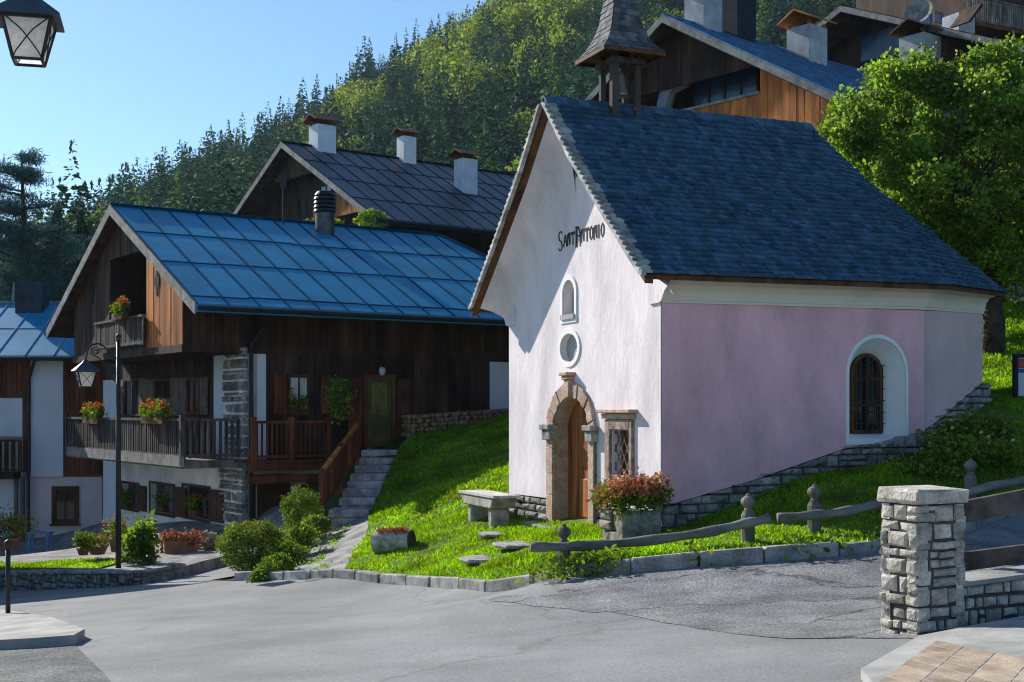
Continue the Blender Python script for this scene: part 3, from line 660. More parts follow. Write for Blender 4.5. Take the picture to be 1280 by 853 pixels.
for s in (-1, 1):
    hs = np.linspace(0.0, 3.12, 14); sec = [(0.,0.),(-.03,.22),(-.10,.50),(-.22,.78),(-.42,1.)]
    vs = []
    for hh in hs:
        z = float(np.interp(hh, PZ[:,0], PZ[:,1]))-.135; hj = min(hh, 2.77)/2.77*2.77*.995; zj = 3.45-(3.45-1.56)*(hh/3.12)**.95; hj = hh*2.77/3.12
        if s < 0: zj, hj = z-.26+.0*hh, hh
        for du, k in sec: vs.append(cp(du, WC+s*(hj*(1-k)+hh*k), zj*(1-k)+z*k))
    n = len(sec); m.add(vs, [(i*n+j,(i+1)*n+j,(i+1)*n+j+1,i*n+j+1) for i in range(len(hs)-1) for j in range(n-1)])
    hs = [0, 1.0, 2.1, 3.27]
    for h0, h1 in zip(hs[:-1], hs[1:]):
        zz0, zz1 = [float(np.interp(q, PZ[:,0], PZ[:,1])) for q in (h0, h1)]
        br.hexa([cp(-.53,WC+s*h0,zz0-.13),cp(-.53,WC+s*h1,zz1-.13),cp(-.40,WC+s*h1,zz1-.13),cp(-.40,WC+s*h0,zz0-.13),cp(-.53,WC+s*h0,zz0-.06),cp(-.53,WC+s*h1,zz1-.06),cp(-.40,WC+s*h1,zz1-.06),cp(-.40,WC+s*h0,zz0-.06)])
    # closed lower end of the soffit
    m.add([vs[-n+j] for j in range(n)]+[cp(0, WC+s*2.77, 2.05)], [tuple(range(n+1))])
m.build('soffit', m_plaster, chapel, recalc=False); br.build('barge_board', m_brownwood, chapel)
# bell turret
TU = .80; tur = MB()
for du in (-.21, .21):
    for dw in (-.21, .21): tur.box(cp(TU+du, WC+dw, 5.18), ((.09,.09,1.45) if dw > 0 or du > 0 else (.12,.12,1.75)), yaw=CS.yaw)
tur.box(cp(TU,WC,5.62),(.6,.6,.10), yaw=CS.yaw); tu = tur.build('bell_turret', m_turretwood, chapel, bevel=.008)
sp = MB(); so_ = MB(); prof = [(.53,5.74),(.37,5.93),(.26,6.2),(.195,6.6),(.15,6.95),(.0,7.9)]; pa = np.array(prof)
dirs = [(-1,-1),(1,-1),(1,1),(-1,1)]
for q in range(4):
    d0, d1 = dirs[q], dirs[(q+1) % 4]; rows = 22
    hgt = np.concatenate([[0], np.cumsum(np.linalg.norm(np.diff(pa, axis=0), axis=1))]); 
    def P_(s, l):
        r = float(np.interp(l, hgt, pa[:,0])); z = float(np.interp(l, hgt, pa[:,1])); d = lerp(d0, d1, s); return V3(cp(TU+d[0]*r, WC+d[1]*r, z))
    for r in range(rows):
        l0 = hgt[-1]*r/rows-.02; l1 = min(hgt[-1]*.999, hgt[-1]*(r+1.5)/rows); wd = np.linalg.norm(P_(0,max(l0,0))-P_(1,max(l0,0))); cnt = max(1, int(wd/.1))
        for j in range(cnt):
            s0, s1 = j/cnt+.01/cnt, (j+1)/cnt-.01/cnt; a_ = P_(s0,l0),P_(s1,l0),P_(s1,l1),P_(s0,l1); nn = V3(cp(d0[0]+d1[0], d0[1]+d1[1], .9))-V3(cp(0,0,0)); nn /= np.linalg.norm(nn); lf = random.uniform(.018,.03)
            sp.hexa([a_[0],a_[1],a_[2],a_[3],a_[0]+nn*lf,a_[1]+nn*lf,a_[2]+nn*.006,a_[3]+nn*.006])
    so_.add([P_(0,0)-V3((0,0,.005)),P_(1,0)-V3((0,0,.005)),V3(cp(TU,WC,5.78))],[(0,1,2)])
    for l0, l1 in zip(hgt[:-1], hgt[1:]): so_.add([P_(0,l0),P_(1,l0),P_(1,l1),P_(0,l1)],[(0,1,2,3)])
    so_.bar(P_(0,0.0)-V3((0,0,.03)), P_(1,0.0)-V3((0,0,.03)), .05, .06)
    b0 = lerp(d0,d1,.5); so_.bar(V3(cp(TU+b0[0]*.22,WC+b0[1]*.22,5.55)), V3(cp(TU+b0[0]*.5,WC+b0[1]*.5,5.72)), .06,.06)
sp.build('spire_shingles', m_spire, tu); so_.build('spire_frame', m_brownwood, tu)
m = MB(); bc = cp(TU, WC, 5.10); m.lathe(bc, [(.02,.40),(.06,.38),(.075,.30),(.09,.16),(.13,.04),(.155,.0),(.13,.0)], 16); m.tube([bc+V3((0,0,.38)), bc+V3((0,0,.55))], .02)
m.build('bell', m_bronze, tu, smooth=True)
# ------------------------------------------------------------------ timber houses
m_darkwood = pmat('dark_timber', (.058,.034,.025), rough=.75, var=.45, scale=2.2, stretch=(1,1,.25), island=.35, bump=.35, bscale=30)
m_orange = pmat('orange_timber', (.50,.17,.045), rough=.65, var=.4, scale=2.5, stretch=(1,1,.2), island=.3, bump=.35, bscale=35)
m_redwood = pmat('red_stained_timber', (.15,.05,.024), rough=.6, var=.4, scale=3, stretch=(1,1,.25), island=.3, bump=.3, bscale=35)
m_skymetal = pmat('sky_tinted_metal', (.006,.23,.42), rough=.5, var=.16, scale=.7, spec=.25, island=.05, bump=.12, bscale=5, bdist=.02)  # grey sheet metal with the sky's blue light put into its base colour
m_slatemetal = pmat('slate_sheet_metal', (.036,.05,.075), rough=.45, var=.22, scale=.8, island=.1, spec=.5, bump=.15, bscale=5)
m_seam = pmat('roof_seam', (.004,.06,.12), rough=.9, var=.2, spec=.02)
m_seamdark = pmat('dark_roof_seam', (.016,.022,.034), rough=.9, var=.2, spec=.02)
m_seamlight = pmat('pale_roof_seam', (.25,.35,.45), rough=.4, var=.2)
m_fascia = pmat('grey_fascia', (.26,.25,.24), rough=.8, var=.3, scale=3, bump=.3, bscale=30)
m_gutter = pmat('dark_gutter', (.03,.035,.045), rough=.4, var=.2, metal=.3)
m_housewhite = pmat('house_plaster', (.84,.82,.80), rough=.9, var=.16, scale=1.2, bump=.4, bscale=9, bdist=.015)
m_bluewhite = pmat('smooth_white_plaster', (.66,.70,.78), rough=.9, var=.06, scale=1.2)
m_beige = pmat('beige_plaster', (.60,.50,.43), rough=.9, var=.12, scale=1.2, bump=.2, bscale=9)
m_palepink = pmat('pale_pink_plaster', (.72,.60,.62), rough=.9, var=.08, scale=1.2)
m_curtain = pmat('curtain', (.55,.56,.55), rough=.9, var=.2, scale=8)
m_shutter = pmat('brown_shutter', (.09,.04,.022), rough=.65, var=.3, scale=4, island=.2)
m_greyshutter = pmat('grey_brown_shutter', (.16,.12,.10), rough=.7, var=.3, scale=4, island=.2)
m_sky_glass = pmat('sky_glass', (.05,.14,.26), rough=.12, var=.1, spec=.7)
m_leaf = pmat('leaf', (.14,.23,.025), rough=.6, var=.3, scale=2.5, island=.45, hue=.02, trans=.4)
m_flower_red = pmat('geranium', (.50,.16,.05), rough=.6, var=.3, scale=6, island=.4, hue=.03, trans=.3)
m_dryflower = pmat('dry_flower', (.46,.19,.10), rough=.7, var=.35, scale=6, island=.45, hue=.02, trans=.25)
m_terracotta = pmat('terracotta', (.33,.15,.09), rough=.8, var=.25, scale=4)
m_log = pmat('log_end', (.32,.22,.14), rough=.85, var=.4, scale=9, island=.4)

def UP(fr, u, w, z): return fr.p(u, z, -w)
def frames(o, b):
    hs = Fr(o, b); hg = Fr(o, b); hg.A, hg.N = hs.N.copy(), -hs.A; hg.yaw = math.atan2(hg.A[1], hg.A[0]); return hs, hg
def roof_parts(root, hs, u0, u1, wc, hw, ze, zr, mats, th=.16, pitch=.75, hip=0., rows=(.34,.67), seam_h=.028, fascia=.22, gut=True, skip=()):
    """Gabled sheet-metal roof with standing seams, fascia boards, gutters."""
    m = MB(); q = lambda u, f, s: V3(UP(hs, u, wc+s*hw*f, zr+(ze-zr)*f))
    ur = u1-hip
    for s in (-1, 1):
        P = [q(u0,1,s), q(u1,1,s), q(ur,0,s), q(u0,0,s)]; m.prism([p-V3((0,0,th)) for p in P], (0,0,th)); P = [q(u0+.02,.995,s), q(u1-.1,.995,s), q(ur,.005,s), q(u0+.02,.005,s)]; m.prism([p-V3((0,0,th+.035)) for p in P], (0,0,.03), 2)
    if hip:
        P = [q(u1,1,-1), q(u1,1,1), q(ur,0,1)]; m.prism([p-V3((0,0,th)) for p in P], (0,0,th))
    for s in (-1, 1):
        nn = np.cross(q(u1,1,s)-q(u0,1,s), q(u0,0,s)-q(u0,1,s)); nn /= np.linalg.norm(nn); nn = nn if nn[2] > 0 else -nn
        n = int((u1-u0)/pitch)
        for i in range(n+1):
            u = u0+.03+i*(u1-u0-.06)/n; ft = 0 if u <= ur else (u-ur)/(u1-ur)
            if ft < .96: m.bar(q(u,1,s)+nn*seam_h/2, q(u,ft,s)+nn*seam_h/2, .035, seam_h, 1, up=nn)
        fr_ = [0]+list(rows)+[1]
        for i in range(n):                                # the sheets themselves, one pan at a time
            ua, ub_ = u0+.03+i*(u1-u0-.06)/n+.03, u0+.03+(i+1)*(u1-u0-.06)/n-.03
            for fa, fb_ in zip(fr_[:-1], fr_[1:]):
                if hip and max(0, (ub_-ur)/(u1-ur)) > fa: continue
                P = [q(ua,fa+.002,s), q(ub_,fa+.002,s), q(ub_,fb_-.002,s), q(ua,fb_-.002,s)]; m.prism([p+nn*.003 for p in P], nn*.004)
        for f in rows:
            ue = u0+(u1-u0) if not hip else ur+(u1-ur)*f
            us = np.arange(u0, ue, pitch*2)
            for a, b in zip(us, list(us[1:])+[ue]):
                if b-a < .2: continue
                j = random.uniform(-.006,.006); m.bar(q(a,f+j,s)+nn*.012, q(b,f+j,s)+nn*.012, .05, .024, 1, up=nn)
        m.bar(q(u0,0,s)+nn*.03, q(ur,0,s)+nn*.03, .16, .03, 1, up=nn)
        if hip: m.bar(q(ur,0,s)+nn*.03, q(u1,1,s)+nn*.03, .10, .05, 1, up=nn)
    rf = m.build('roof', list(mats)+[m_darkwood], root)
    for s in (-1, 1):
        fb = MB(); a, b = q(u0,1.0,s), q(u0,0,s); off = hs.A*-.035
        fb.hexa([a+off-V3((0,0,fascia)), b+off-V3((0,0,fascia)), b-V3((0,0,fascia)), a-V3((0,0,fascia)), a+off+V3((0,0,.02)), b+off+V3((0,0,.02)), b+V3((0,0,.02)), a+V3((0,0,.02))])
        fb.build('barge_board', m_fascia, rf)
        if gut:
            g = MB(); o_ = V3(hs.N)*(-s*.06)-V3((0,0,.1)); g.tube([q(u0+.05,1,s)+o_, q(u1-.05,1,s)+o_], .07, 8); g.build('gutter', m_gutter, rf)
    return rf, q
def chimney(root, base, w, d, hgt, yaw, mat, cap=m_brownwood, roofcap=True):
    m = MB(); m.box((base[0],base[1],base[2]+hgt/2), (w,d,hgt), yaw=yaw); c = m.build('chimney', mat, root, bevel=.015)
    if roofcap:
        ca, sa = math.cos(yaw), math.sin(yaw); T = lambda x,y,z: (base[0]+ca*x-sa*y, base[1]+sa*x+ca*y, base[2]+z)
        k = MB(); z0 = hgt+.02; e = .22
        for sx in (-1, 1):
            for sy in (-1, 1): k.box(T(sx*(w/2-.08), sy*(d/2-.08), hgt+.06), (.09,.09,.14), yaw=yaw)
        for s in (-1, 1):
            P = [T(-w/2-e, s*(d/2+e), z0+.10), T(w/2+e, s*(d/2+e), z0+.10), T(w/2+e, 0, z0+.10+d*.38), T(-w/2-e, 0, z0+.10+d*.38)]
            k.prism(P, (0,0,.06))
        k.build('chimney_cap', cap, c)
    return c
def window(root, fr, r, out=0., frame=m_brownwood, glass=m_glass, fw=.06, cross=True, sill=True, recess=.06):
    a0, a1, z0, z1 = r; m = MB(); ring(m, fr, rectp(a0,a1,z0,z1), rectp(a0+fw,a1-fw,z0+fw,z1-fw), out-.02, out+.05)
    if cross: fr.box(m, (a0+a1)/2-.025, (a0+a1)/2+.025, z0+fw, z1-fw, out-.01, out+.04)
    w = m.build('window', frame, root)
    g = MB(); fr.box(g, a0+fw-.005, a1-fw+.005, z0+fw-.005, z1-fw+.005, out-.02, out+.012); g.build('pane', glass, w)
    if sill:
        g = MB(); fr.box(g, a0-.06, a1+.06, z0-.06, z0, out-.01, out+.12); g.build('sill', frame, w)
    return w
def shutter(root, fr, r, out=0., mat=m_shutter):
    a0, a1, z0, z1 = r; m = MB(); planks(m, fr, a0, a1, z0, z1, out=out+.03, th=.03, pitch=.14)
    for t in (.18, .82): fr.box(m, a0+.02, a1-.02, z0+(z1-z0)*t-.04, z0+(z1-z0)*t+.04, out+.05, out+.085)
    return m.build('shutter', mat, root)
def railing(root, fr, a0, a1, z0, z1, out, mat, pitch=.12, name='railing', posts=(), boards=False, pw=.045):
    m = MB(); fr.box(m, a0, a1, z1-.07, z1, out-.06, out+.06); fr.box(m, a0, a1, z0+.05, z0+.12, out-.025, out+.025)
    n = max(2, int((a1-a0)/pitch))
    for i in range(n+1):
        a = a0+.03+(a1-a0-.06)*i/n; j = random.uniform(-.01,.01); fr.box(m, a-pw/2, a+pw/2, z0+.02, z1-.06, out-.018+j, out+.018+j)
    for p in posts: fr.box(m, p-.06, p+.06, z0-.15, z1+.10, out-.07, out+.07)
    return m.build(name, mat, root)
def plant_box(loc, length, yaw, label, hgt=.45, n=900, flower=m_flower_red, group=None, droop=.2, box=True, ratio=.45, name='flower_box', lsize=.055):
    t = thing(name, loc, label, 'flower box', group); ca, sa = math.cos(yaw), math.sin(yaw); loc = V3(loc)
    if box:
        m = MB(); m.box(loc+V3((0,0,.09)), (length,.2,.18), yaw=yaw); m.build('trough', m_brownwood, t, bevel=.01)
    k = max(2, int(length/.2)); C = []
    for i in range(k):
        x = (i+.5)/k*length-length/2; c = loc+V3((ca*x, sa*x, .2+hgt*.35)); C.append(blob_pts(c, (.17,.17,hgt*.55*random.uniform(.7,1.2)), n//k, .2, .35))
    C = np.concatenate(C); npmesh('foliage', *leaf_quads(C, lsize, asp=.8), m_leaf, t)
    D = np.concatenate([blob_pts(loc+V3((ca*x, sa*x, .25+hgt*.55+random.uniform(-.08,.12))), (.13,.13,.12), int(n*ratio)//k, .3, .4) for x in np.linspace(-length/2+.08, length/2-.08, k)])
    npmesh('flowers', *leaf_quads(D, lsize*.75, asp=1.), flower, t)
    return t

# ---- the blue-roofed house beside the chapel steps
HO = (-7.224, 34.3); HS, HG = frames(HO, 55.1)
house = thing('timber_house', UP(HS, 4, 5, -3.5), 'dark timber house with large metal roof tinted sky blue, stone corner pier and balconies', 'house')
HWL = 11.2
rf, q_ = roof_parts(house, HS, -2.0, 12.3, 4.875, 6.70, 2.62, 5.92, [m_skymetal, m_seam], pitch=.80, hip=3.1, rows=(.30,.60,.93), th=.20, fascia=.27)
zl = lambda w: 5.92-abs(w-4.875)/6.70*3.30-.2            # underside of the roof
# ground floor masonry
w3 = [(153,605,173,636),(188,606,218,642),(229,609,262,648)]
gw = [HG.rect(*r) for r in w3]
m = MB(); wall_holes(m, HG, [(-HWL,-4.6),(0,-4.3),(0,-1.55),(-HWL,-1.55)], [rectp(*r) for r in gw], [.2]*3, back=.3); m.build('masonry_wall', m_housewhite, house, recalc=False)
for r in gw:
    a0,a1,z0,z1 = r; d = MB(); HG.box(d, a0,a1,z0,z1,-.24,-.2); w_ = d.build('window', m_glass, house)
    d = MB(); ring(d, HG, grow(rectp(*r), .07), rectp(*r), -.01, .03); d.build('window_frame', m_shutter, w_)
    shutter(house, HG, (a1+.05, a1+.05+(a1-a0)*.5, z0, z1), .0, m_shutter)
m = MB(); HS.box(m, .02, 3.9, -4.2, -1.5, -.3, -.02); m.build('beige_wall', m_beige, house)
r = HS.rect(319, 599, 356, 664, -.02); m = MB(); HS.box(m, r[0], r[1], -3.4, r[3], -.05, .0); gd = m.build('cellar_door', m_shutter, house)
m = MB(); HS.box(m, r[0]-.12, r[0]-.01, -3.4, r[3]+.12, -.05, .04); HS.box(m, r[1]+.01, r[1]+.12, -3.4, r[3]+.12, -.05, .04); HS.box(m, r[0]-.01, r[1]+.01, r[3]+.01, r[3]+.13, -.05, .041); m.build('door_frame', m_brownwood, gd)
# corner pier of rough quoins
m = MB(); c_ = MB(); p0, p1 = HG.hit(281, 600)[0], 0.
for z in np.arange(-4.3, 1.66, .30):
    lw = random.choice((.0, .28)) if z < -1.6 else .0
    stones(m, HG, p0-lw+random.uniform(-.04,.04), p1+.03, z, z+.27, out=.05, depth=.2, row=random.uniform(.13,.3), jit=.04, asp=2.4, gap=.03)
    stones(m, HS, 0, .13, z, z+.28, out=.045, depth=.2, row=.25, jit=.03)
m.build('stone_pier', m_rubble, house)
HG.box(c_, p0, -.0, -4.5, 1.7, -.42, .012); c_.build('pier_core', m_housewhite, house)
# first floor, recessed behind the balcony
m = MB(); planks(m, HG, -9.9, HG.hit(266,500)[0], -1.5, 1.62, out=-.03, pitch=.2); 
m.build('upper_wall', m_darkwood, house)
m = MB(); HG.box(m, HG.hit(267,500)[0], p0-.01, -1.5, 1.66, -.3, .0); m.build('white_pilaster', m_bluewhite, house); m = MB(); HG.box(m, HG.hit(130,500)[0], HG.hit(148,500)[0], -3.9, 1.0, -.3, .03); m.build('white_pilaster', m_bluewhite, house)
for r in [(158,474,176,520),(196,474,216,520),(236,472,252,518)]:
    r = HG.rect(*r); window(house, HG, r, .02, frame=m_brownwood, glass=m_glass, sill=False); ww = (r[1]-r[0])*.5
    shutter(house, HG, (r[0]-ww-.06, r[0]-.04, r[2], r[3]), .02, m_greyshutter); shutter(house, HG, (r[1]+.04, r[1]+ww+.06, r[2], r[3]), .02, m_greyshutter)
BO = 1.66; al = HG.hit(84, 550, BO)[0]; ar = HG.hit(229, 550, BO)[0]
m = MB(); HG.box(m, al, .0, -1.55, -1.34, .0, BO-.02); m.build('balcony_floor', m_oldwood, house)
m = MB(); HG.box(m, al-.02, ar+.02, -1.50, -1.22, BO-.02, BO+.05); m.build('balcony_beam', m_fascia, house)
m_railwood = pmat('grey_rail_wood', (.11,.095,.085), rough=.8, var=.4, scale=4, stretch=(1,1,.25), island=.35, bump=.3)
railing(house, HG, al, ar, -1.30, -.24, BO, m_railwood, pitch=.155, pw=.07, posts=(al+.06, (al+ar)/2, ar-.06))
railing(house, HS, -BO, -.1, -1.30, -.24, .02, m_railwood, pitch=.16, pw=.08, name='side_railing')
# loft, standing forward over the balcony
LW = 9.75
m = MB(); HG.box(m, -LW, .0, 1.50, 1.70, .02, BO+.02); HS.box(m, -BO, 12.0, 1.50, 1.70, -.4, .01); m.build('floor_beam', m_darkwood, house)
lo0, lo1 = HG.hit(136, 360, BO)[0], HG.hit(182, 360, BO)[0]; lz0, lz1 = HG.hit(160, 398, BO)[1], HG.hit(160, 318, BO)[1]
zr_ = lambda a: zl(-a)-.02
m = MB(); planks(m, HG, lo1, -.02, 1.70, zr_, out=BO-.05, pitch=.15, th=.035); m.build('plank_wall', m_orange, house)
m = MB(); planks(m, HG, -LW, lo0, 1.70, zr_, out=BO-.05, pitch=.15, th=.035); planks(m, HG, lo0, lo1, lz1, zr_, out=BO-.05, pitch=.15, th=.035); planks(m, HG, lo0, lo1, 1.70, lz0-.02, out=BO-.05, pitch=.15, th=.035)
m.build('shaded_plank_wall', pmat('shaded_timber', (.085,.05,.034), rough=.8, var=.4, scale=3, stretch=(1,1,.2), island=.3, bump=.35), house)  # loft boards under the left rake, shade put into a darker colour
m = MB(); planks(m, HS, -BO+.02, 12.0, 1.70, lambda a: zl(0)-.02, out=-.03, pitch=.22); m.build('loft_side_wall', m_darkwood, house)
m = MB(); HG.box(m, lo0-.08, lo1+.08, 1.7, lz1+.05, BO-1.7, BO-1.62); HG.box(m, lo0-.08, lo0, 1.7, lz1, BO-1.6, BO-.06); HG.box(m, lo1, lo1+.08, 1.7, lz1, BO-1.6, BO-.06); HG.box(m, lo0, lo1, lz1, lz1+.08, BO-1.6, BO-.06); HG.box(m, lo0, lo1, 1.70, 1.78, BO-1.6, BO-.06)
m.build('loggia', m_darkwood, house)
r = HG.rect(155, 356, 178, 390, BO-1.6); window(house, HG, r, BO-1.6, frame=m_brownwood, glass=m_glass)
railing(house, HG, lo0-.9, lo1+.2, 1.78, 2.64, BO+.12, m_railwood, pitch=.11, pw=.07, name='loggia_railing')
for cx_, cy_ in ((196,352),(115,365)):                    # dark cut-out ornaments of the loft boards
    a, z = HG.hit(cx_, cy_, BO); m = MB(); HG.prism(m, [(a+.16*math.cos(t)*(1+.25*math.cos(4*t)), z+.34*math.sin(t)*(1+.2*math.cos(4*t))) for t in np.linspace(0,2*math.pi,20,endpoint=False)], BO-.02, BO+.008); m.build('cut_out_ornament', m_dark, house)
# long side wall
wa = HS.hit(333, 470)[0]; wb = HS.hit(612, 470)[0]
m = MB(); planks(m, HS, wa, wb, -1.2, 1.52, out=-.03, pitch=.24); m.build('side_wall', m_darkwood, house)
m = MB(); HS.box(m, .14, wa-.01, -1.4, 1.5, -.3, -.0); m.build('white_panel', m_bluewhite, house); m = MB(); HS.box(m, wb+.01, 12.0, -1.4, 1.45, -.3, .0); m.build('white_panel', m_bluewhite, house)
m = MB(); HS.box(m, .1, 11.9, -2.5, 2.4, -4, -.35); m.build('inner_core', m_dark, house)
r = HS.rect(359, 468, 386, 518); w_ = window(house, HS, r, .03, glass=m_glass, frame=m_brownwood); a0,a1,z0,z1 = r
g = MB(); HS.box(g, a0+.08, a0+.32, z0+.1, z1-.1, .035, .05); HS.box(g, a1-.32, a1-.08, z0+.1, z1-.1, .035, .05); g.build('curtain', m_curtain, w_)
shutter(house, HS, (a0-.42, a0-.04, z0, z1), .02, m_redwood); shutter(house, HS, (a1+.32, a1+.66, z0, z1), .02, m_redwood)
r = HS.rect(458, 474, 488, 560); a0,a1,z0,z1 = r
m = MB(); HS.box(m, a0, a1, z0, z1, .0, .05); d_ = m.build('front_door', pmat('olive_door', (.10,.085,.035), rough=.5, var=.3), house)
m = MB(); HS.box(m, a0+.12, a1-.14, z0+.95, z1-.12, .045, .06); m.build('door_glass', pmat('lit_door_glass', (.16,.15,.05), rough=.25, var=.3, spec=.5), d_)
m = MB(); ring(m, HS, rectp(a0-.12,a1+.12,z0-.05,z1+.12), rectp(a0,a1,z0-.0,z1), .0, .09); m.build('door_frame', m_brownwood, d_)
shutter(house, HS, (a0-.62, a0-.16, z0, z1), .02, m_redwood); shutter(house, HS, (a1+.16, a1+.62, z0+.1, z1), .02, m_shutter)
a, z = HS.hit(473, 460); lm = MB(); lm.lathe(HS.p(a, z-.12, .22), [(.06,-.1),(.10,0),(.09,.1),(.03,.16)], 10); o = lm.build('door_lamp', m_curtain, house); lm = MB(); lm.bar(HS.p(a,z+.1,0), HS.p(a,z+.1,.24), .03,.03); lm.lathe(HS.p(a,z+.02,.22),[(.12,0),(.02,.1)],10); lm.build('lamp_bracket', m_iron, o)
# deck with its railing, stair rail
DK = 1.1; da = HS.hit(314, 560, DK)[0]; db = HS.hit(412, 560, DK)[0]
m = MB(); HS.box(m, da, db, -1.42, -1.34, .0, DK); HS.box(m, da-.03, db+.03, -1.62, -1.43, DK-.12, DK+.03); HS.box(m, da, db, -1.95, -1.74, DK-.3, DK-.15)
m.build('deck', m_redwood, house)
railing(house, HS, da, db, -1.32, -.30, DK, m_redwood, pitch=.135, posts=(da+.06,(da+db)/2,db-.06), name='deck_railing')
m = MB(); HS.box(m, db-.14, db, -3.2, -1.4, DK-.14, DK); m.build('deck_post', m_redwood, house)
m = MB(); p = [HS.p(.6, 2.35, .5), HS.p(.5, 2.2, .3), HS.p(.21, 1.75, .12), HS.p(.21, 1.5, .10), HS.p(.21, -3.9, .10)]; m.tube(p, .055, 8); m.build('downpipe', m_gutter, house)
# flue on the ridge
cu = 3.1; cb = UP(HS, *[float(v) for v in (4.55, 4.2, 5.4)])
m = MB(); m.lathe(cb, [(.30,0),(.30,.78),(.26,.80)], 20); fl = m.build('chimney', pmat('flue_metal', (.10,.105,.115), rough=.45, metal=.5, var=.3, scale=4), house)
m = MB()
for k in range(4): m.lathe(cb+V3((0,0,.82+k*.13)), [(.24,0),(.36,.0),(.33,.08),(.24,.10)], 20)
m.lathe(cb+V3((0,0,1.34)), [(.34,0),(.25,.12),(.05,.17)], 20); m.build('chimney_cap', m_gutter, fl)
# stone steps up to the door
m_step = pmat('step_stone', (.42,.42,.43), rough=.9, var=.35, scale=3, bump=.7, bscale=20, fine=.25)
steps = thing('stone_stairs', (-4.2,31.5,-2.6), 'flight of grey stone steps climbing to the dark timber house door', 'stairs')
px = [(412,461,637.5,30.0),(425,468,623,30.6),(429,474,612,31.2),(435,479,602,31.8),(439,482,593,32.4),(444,486,582.5,33.0),(449,490,573,33.6),(452,497,563,34.2)]
for i, (x0,x1,y,Y) in enumerate(px):
    z = (HY-y)/F_*Y; a, b = (x0-CX)/F_*Y, (x1-CX)/F_*Y; e = (.75 if i < 7 else 2.6); m = MB()
    m.box(((a+b)/2, Y+e/2, z-.09), (b-a+.04, e, .18), yaw=.05*random.uniform(-1,1)); m.box(((a+b)/2, Y+e/2+.05, z-.55), (b-a-.04, e, .75)); m.build('step', m_step, steps, bevel=.02)
sr = thing('stair_railing', (-4.6,31.5,-2.4), 'orange brown wooden plank railing sloping along the stone steps', 'railing')
T0, T1 = V3(at(402,590,29.7)), V3(at(446,531,33.6)); B0, B1 = V3(at(402,640,29.7)), V3(at(446,576,33.6))
m = MB(); m.bar(T0, T1, .10, .07); m.build('handrail', m_orange, sr)
m = MB(); m.bar(B0+V3((0,0,.12)), B1+V3((0,0,.1)), .05, .10); m.build('lower_rail', m_redwood, sr)
m = MB()
for t in np.linspace(.03,.97,26): m.bar(B0*(1-t)+B1*t+V3((0,0,.05)), T0*(1-t)+T1*t, .10, .025, up=(1,0,0))
m.build('boards', m_redwood, sr)
for t in (0, .5, 1): 
    m = MB(); b = B0*(1-t)+B1*t; p = T0*(1-t)+T1*t; m.box((b[0],b[1],(b[2]-.25+p[2]+.08)/2), (.12,.12,p[2]-b[2]+.33)); m.build('post', m_redwood, sr)

# ---- the house at the left edge
LO = (-11.7, 45.2); LS, LG = frames(LO, 88.)
lh = thing('chalet', (-17,46,-4.6), 'white plastered chalet with metal roof tinted sky blue and orange timber panels at the left edge', 'house')
LS2 = LS
m = MB(); 
def Lx(px, out=0.): return LS.hit(px, 500, out)[0]
rr, ql = roof_parts(lh, LS, -13., -1.2, 3.2, 4.1, 1.85, 4.0, [m_skymetal, m_seamlight], pitch=.95, rows=(.5,), th=.15)
m = MB(); LS.box(m, -13, Lx(128), -5, 1.9, -5, -.3); m.build('body', m_beige, lh)
m = MB(); LS.box(m, Lx(40), Lx(80), LS.hit(60,596)[1], 1.75, -.3, .12); LS.box(m, Lx(-60), Lx(28), -5.2, LS.hit(20,592)[1], -.3, .0); LS.box(m, Lx(-60), Lx(28), LS.hit(20,546)[1], LS.hit(20,498)[1], -.3, .0); m.build('white_wall', m_bluewhite, lh)
m = MB(); LS.box(m, Lx(62), Lx(128), -5.2, LS.hit(90,596)[1]-.02, -.3, .02); LS.box(m, Lx(28)+.01, Lx(62)-.01, -5.2, LS.hit(50,596)[1]-.02, -.28, -.02); m.build('ground_floor_wall', m_palepink, lh)
m = MB(); planks(m, LS, Lx(80)+.02, Lx(132), LS.hit(90,594)[1], 1.8, out=.0, pitch=.18); planks(m, LS, Lx(-60), Lx(28), LS.hit(10,496)[1], 1.8, out=.05, pitch=.18); planks(m, LS, Lx(28)+.02, Lx(40)-.02, LS.hit(10,590)[1], 1.8, out=.0, pitch=.18)
m.build('timber_panel', m_redwood, lh)
r = LS.rect(65, 608, 99, 655, .02); window(lh, LS, r, .03, glass=m_glass, frame=m_brownwood, fw=.16)
railing(lh, LS, Lx(-60,.7), Lx(26,.7), LS.hit(10,590)[1], LS.hit(10,549)[1], .7, m_darkwood, pitch=.22, pw=.14, name='balcony_railing')
m = MB(); LS.box(m, Lx(-60), Lx(26), LS.hit(10,598)[1], LS.hit(10,590)[1], .0, .75); m.build('balcony_floor', m_darkwood, lh)
for pxx in (22, 30):
    m = MB(); LS.box(m, Lx(pxx)-.06, Lx(pxx)+.06, -5, LS.hit(10,596)[1], .1, .22); m.build('post', m_oldwood, lh)
m = MB(); a = Lx(38); m.tube([LS.p(a+.35,1.75,.55), LS.p(a+.1,1.3,.25), LS.p(a,1.0,.2), LS.p(a,-4.7,.2)], .06, 8); m.build('downpipe', m_gutter, lh)
cb = ql(-2.6+Lx(40)-Lx(40), .12, -1); a40 = LS.hit(41, 360, -2.8)[0]; b = LS.p(a40, 3.55, -2.8); chimney(lh, b, 1.0, .9, 1.15, LS.yaw, pmat('dark_chimney', (.05,.055,.07), var=.3), roofcap=False)
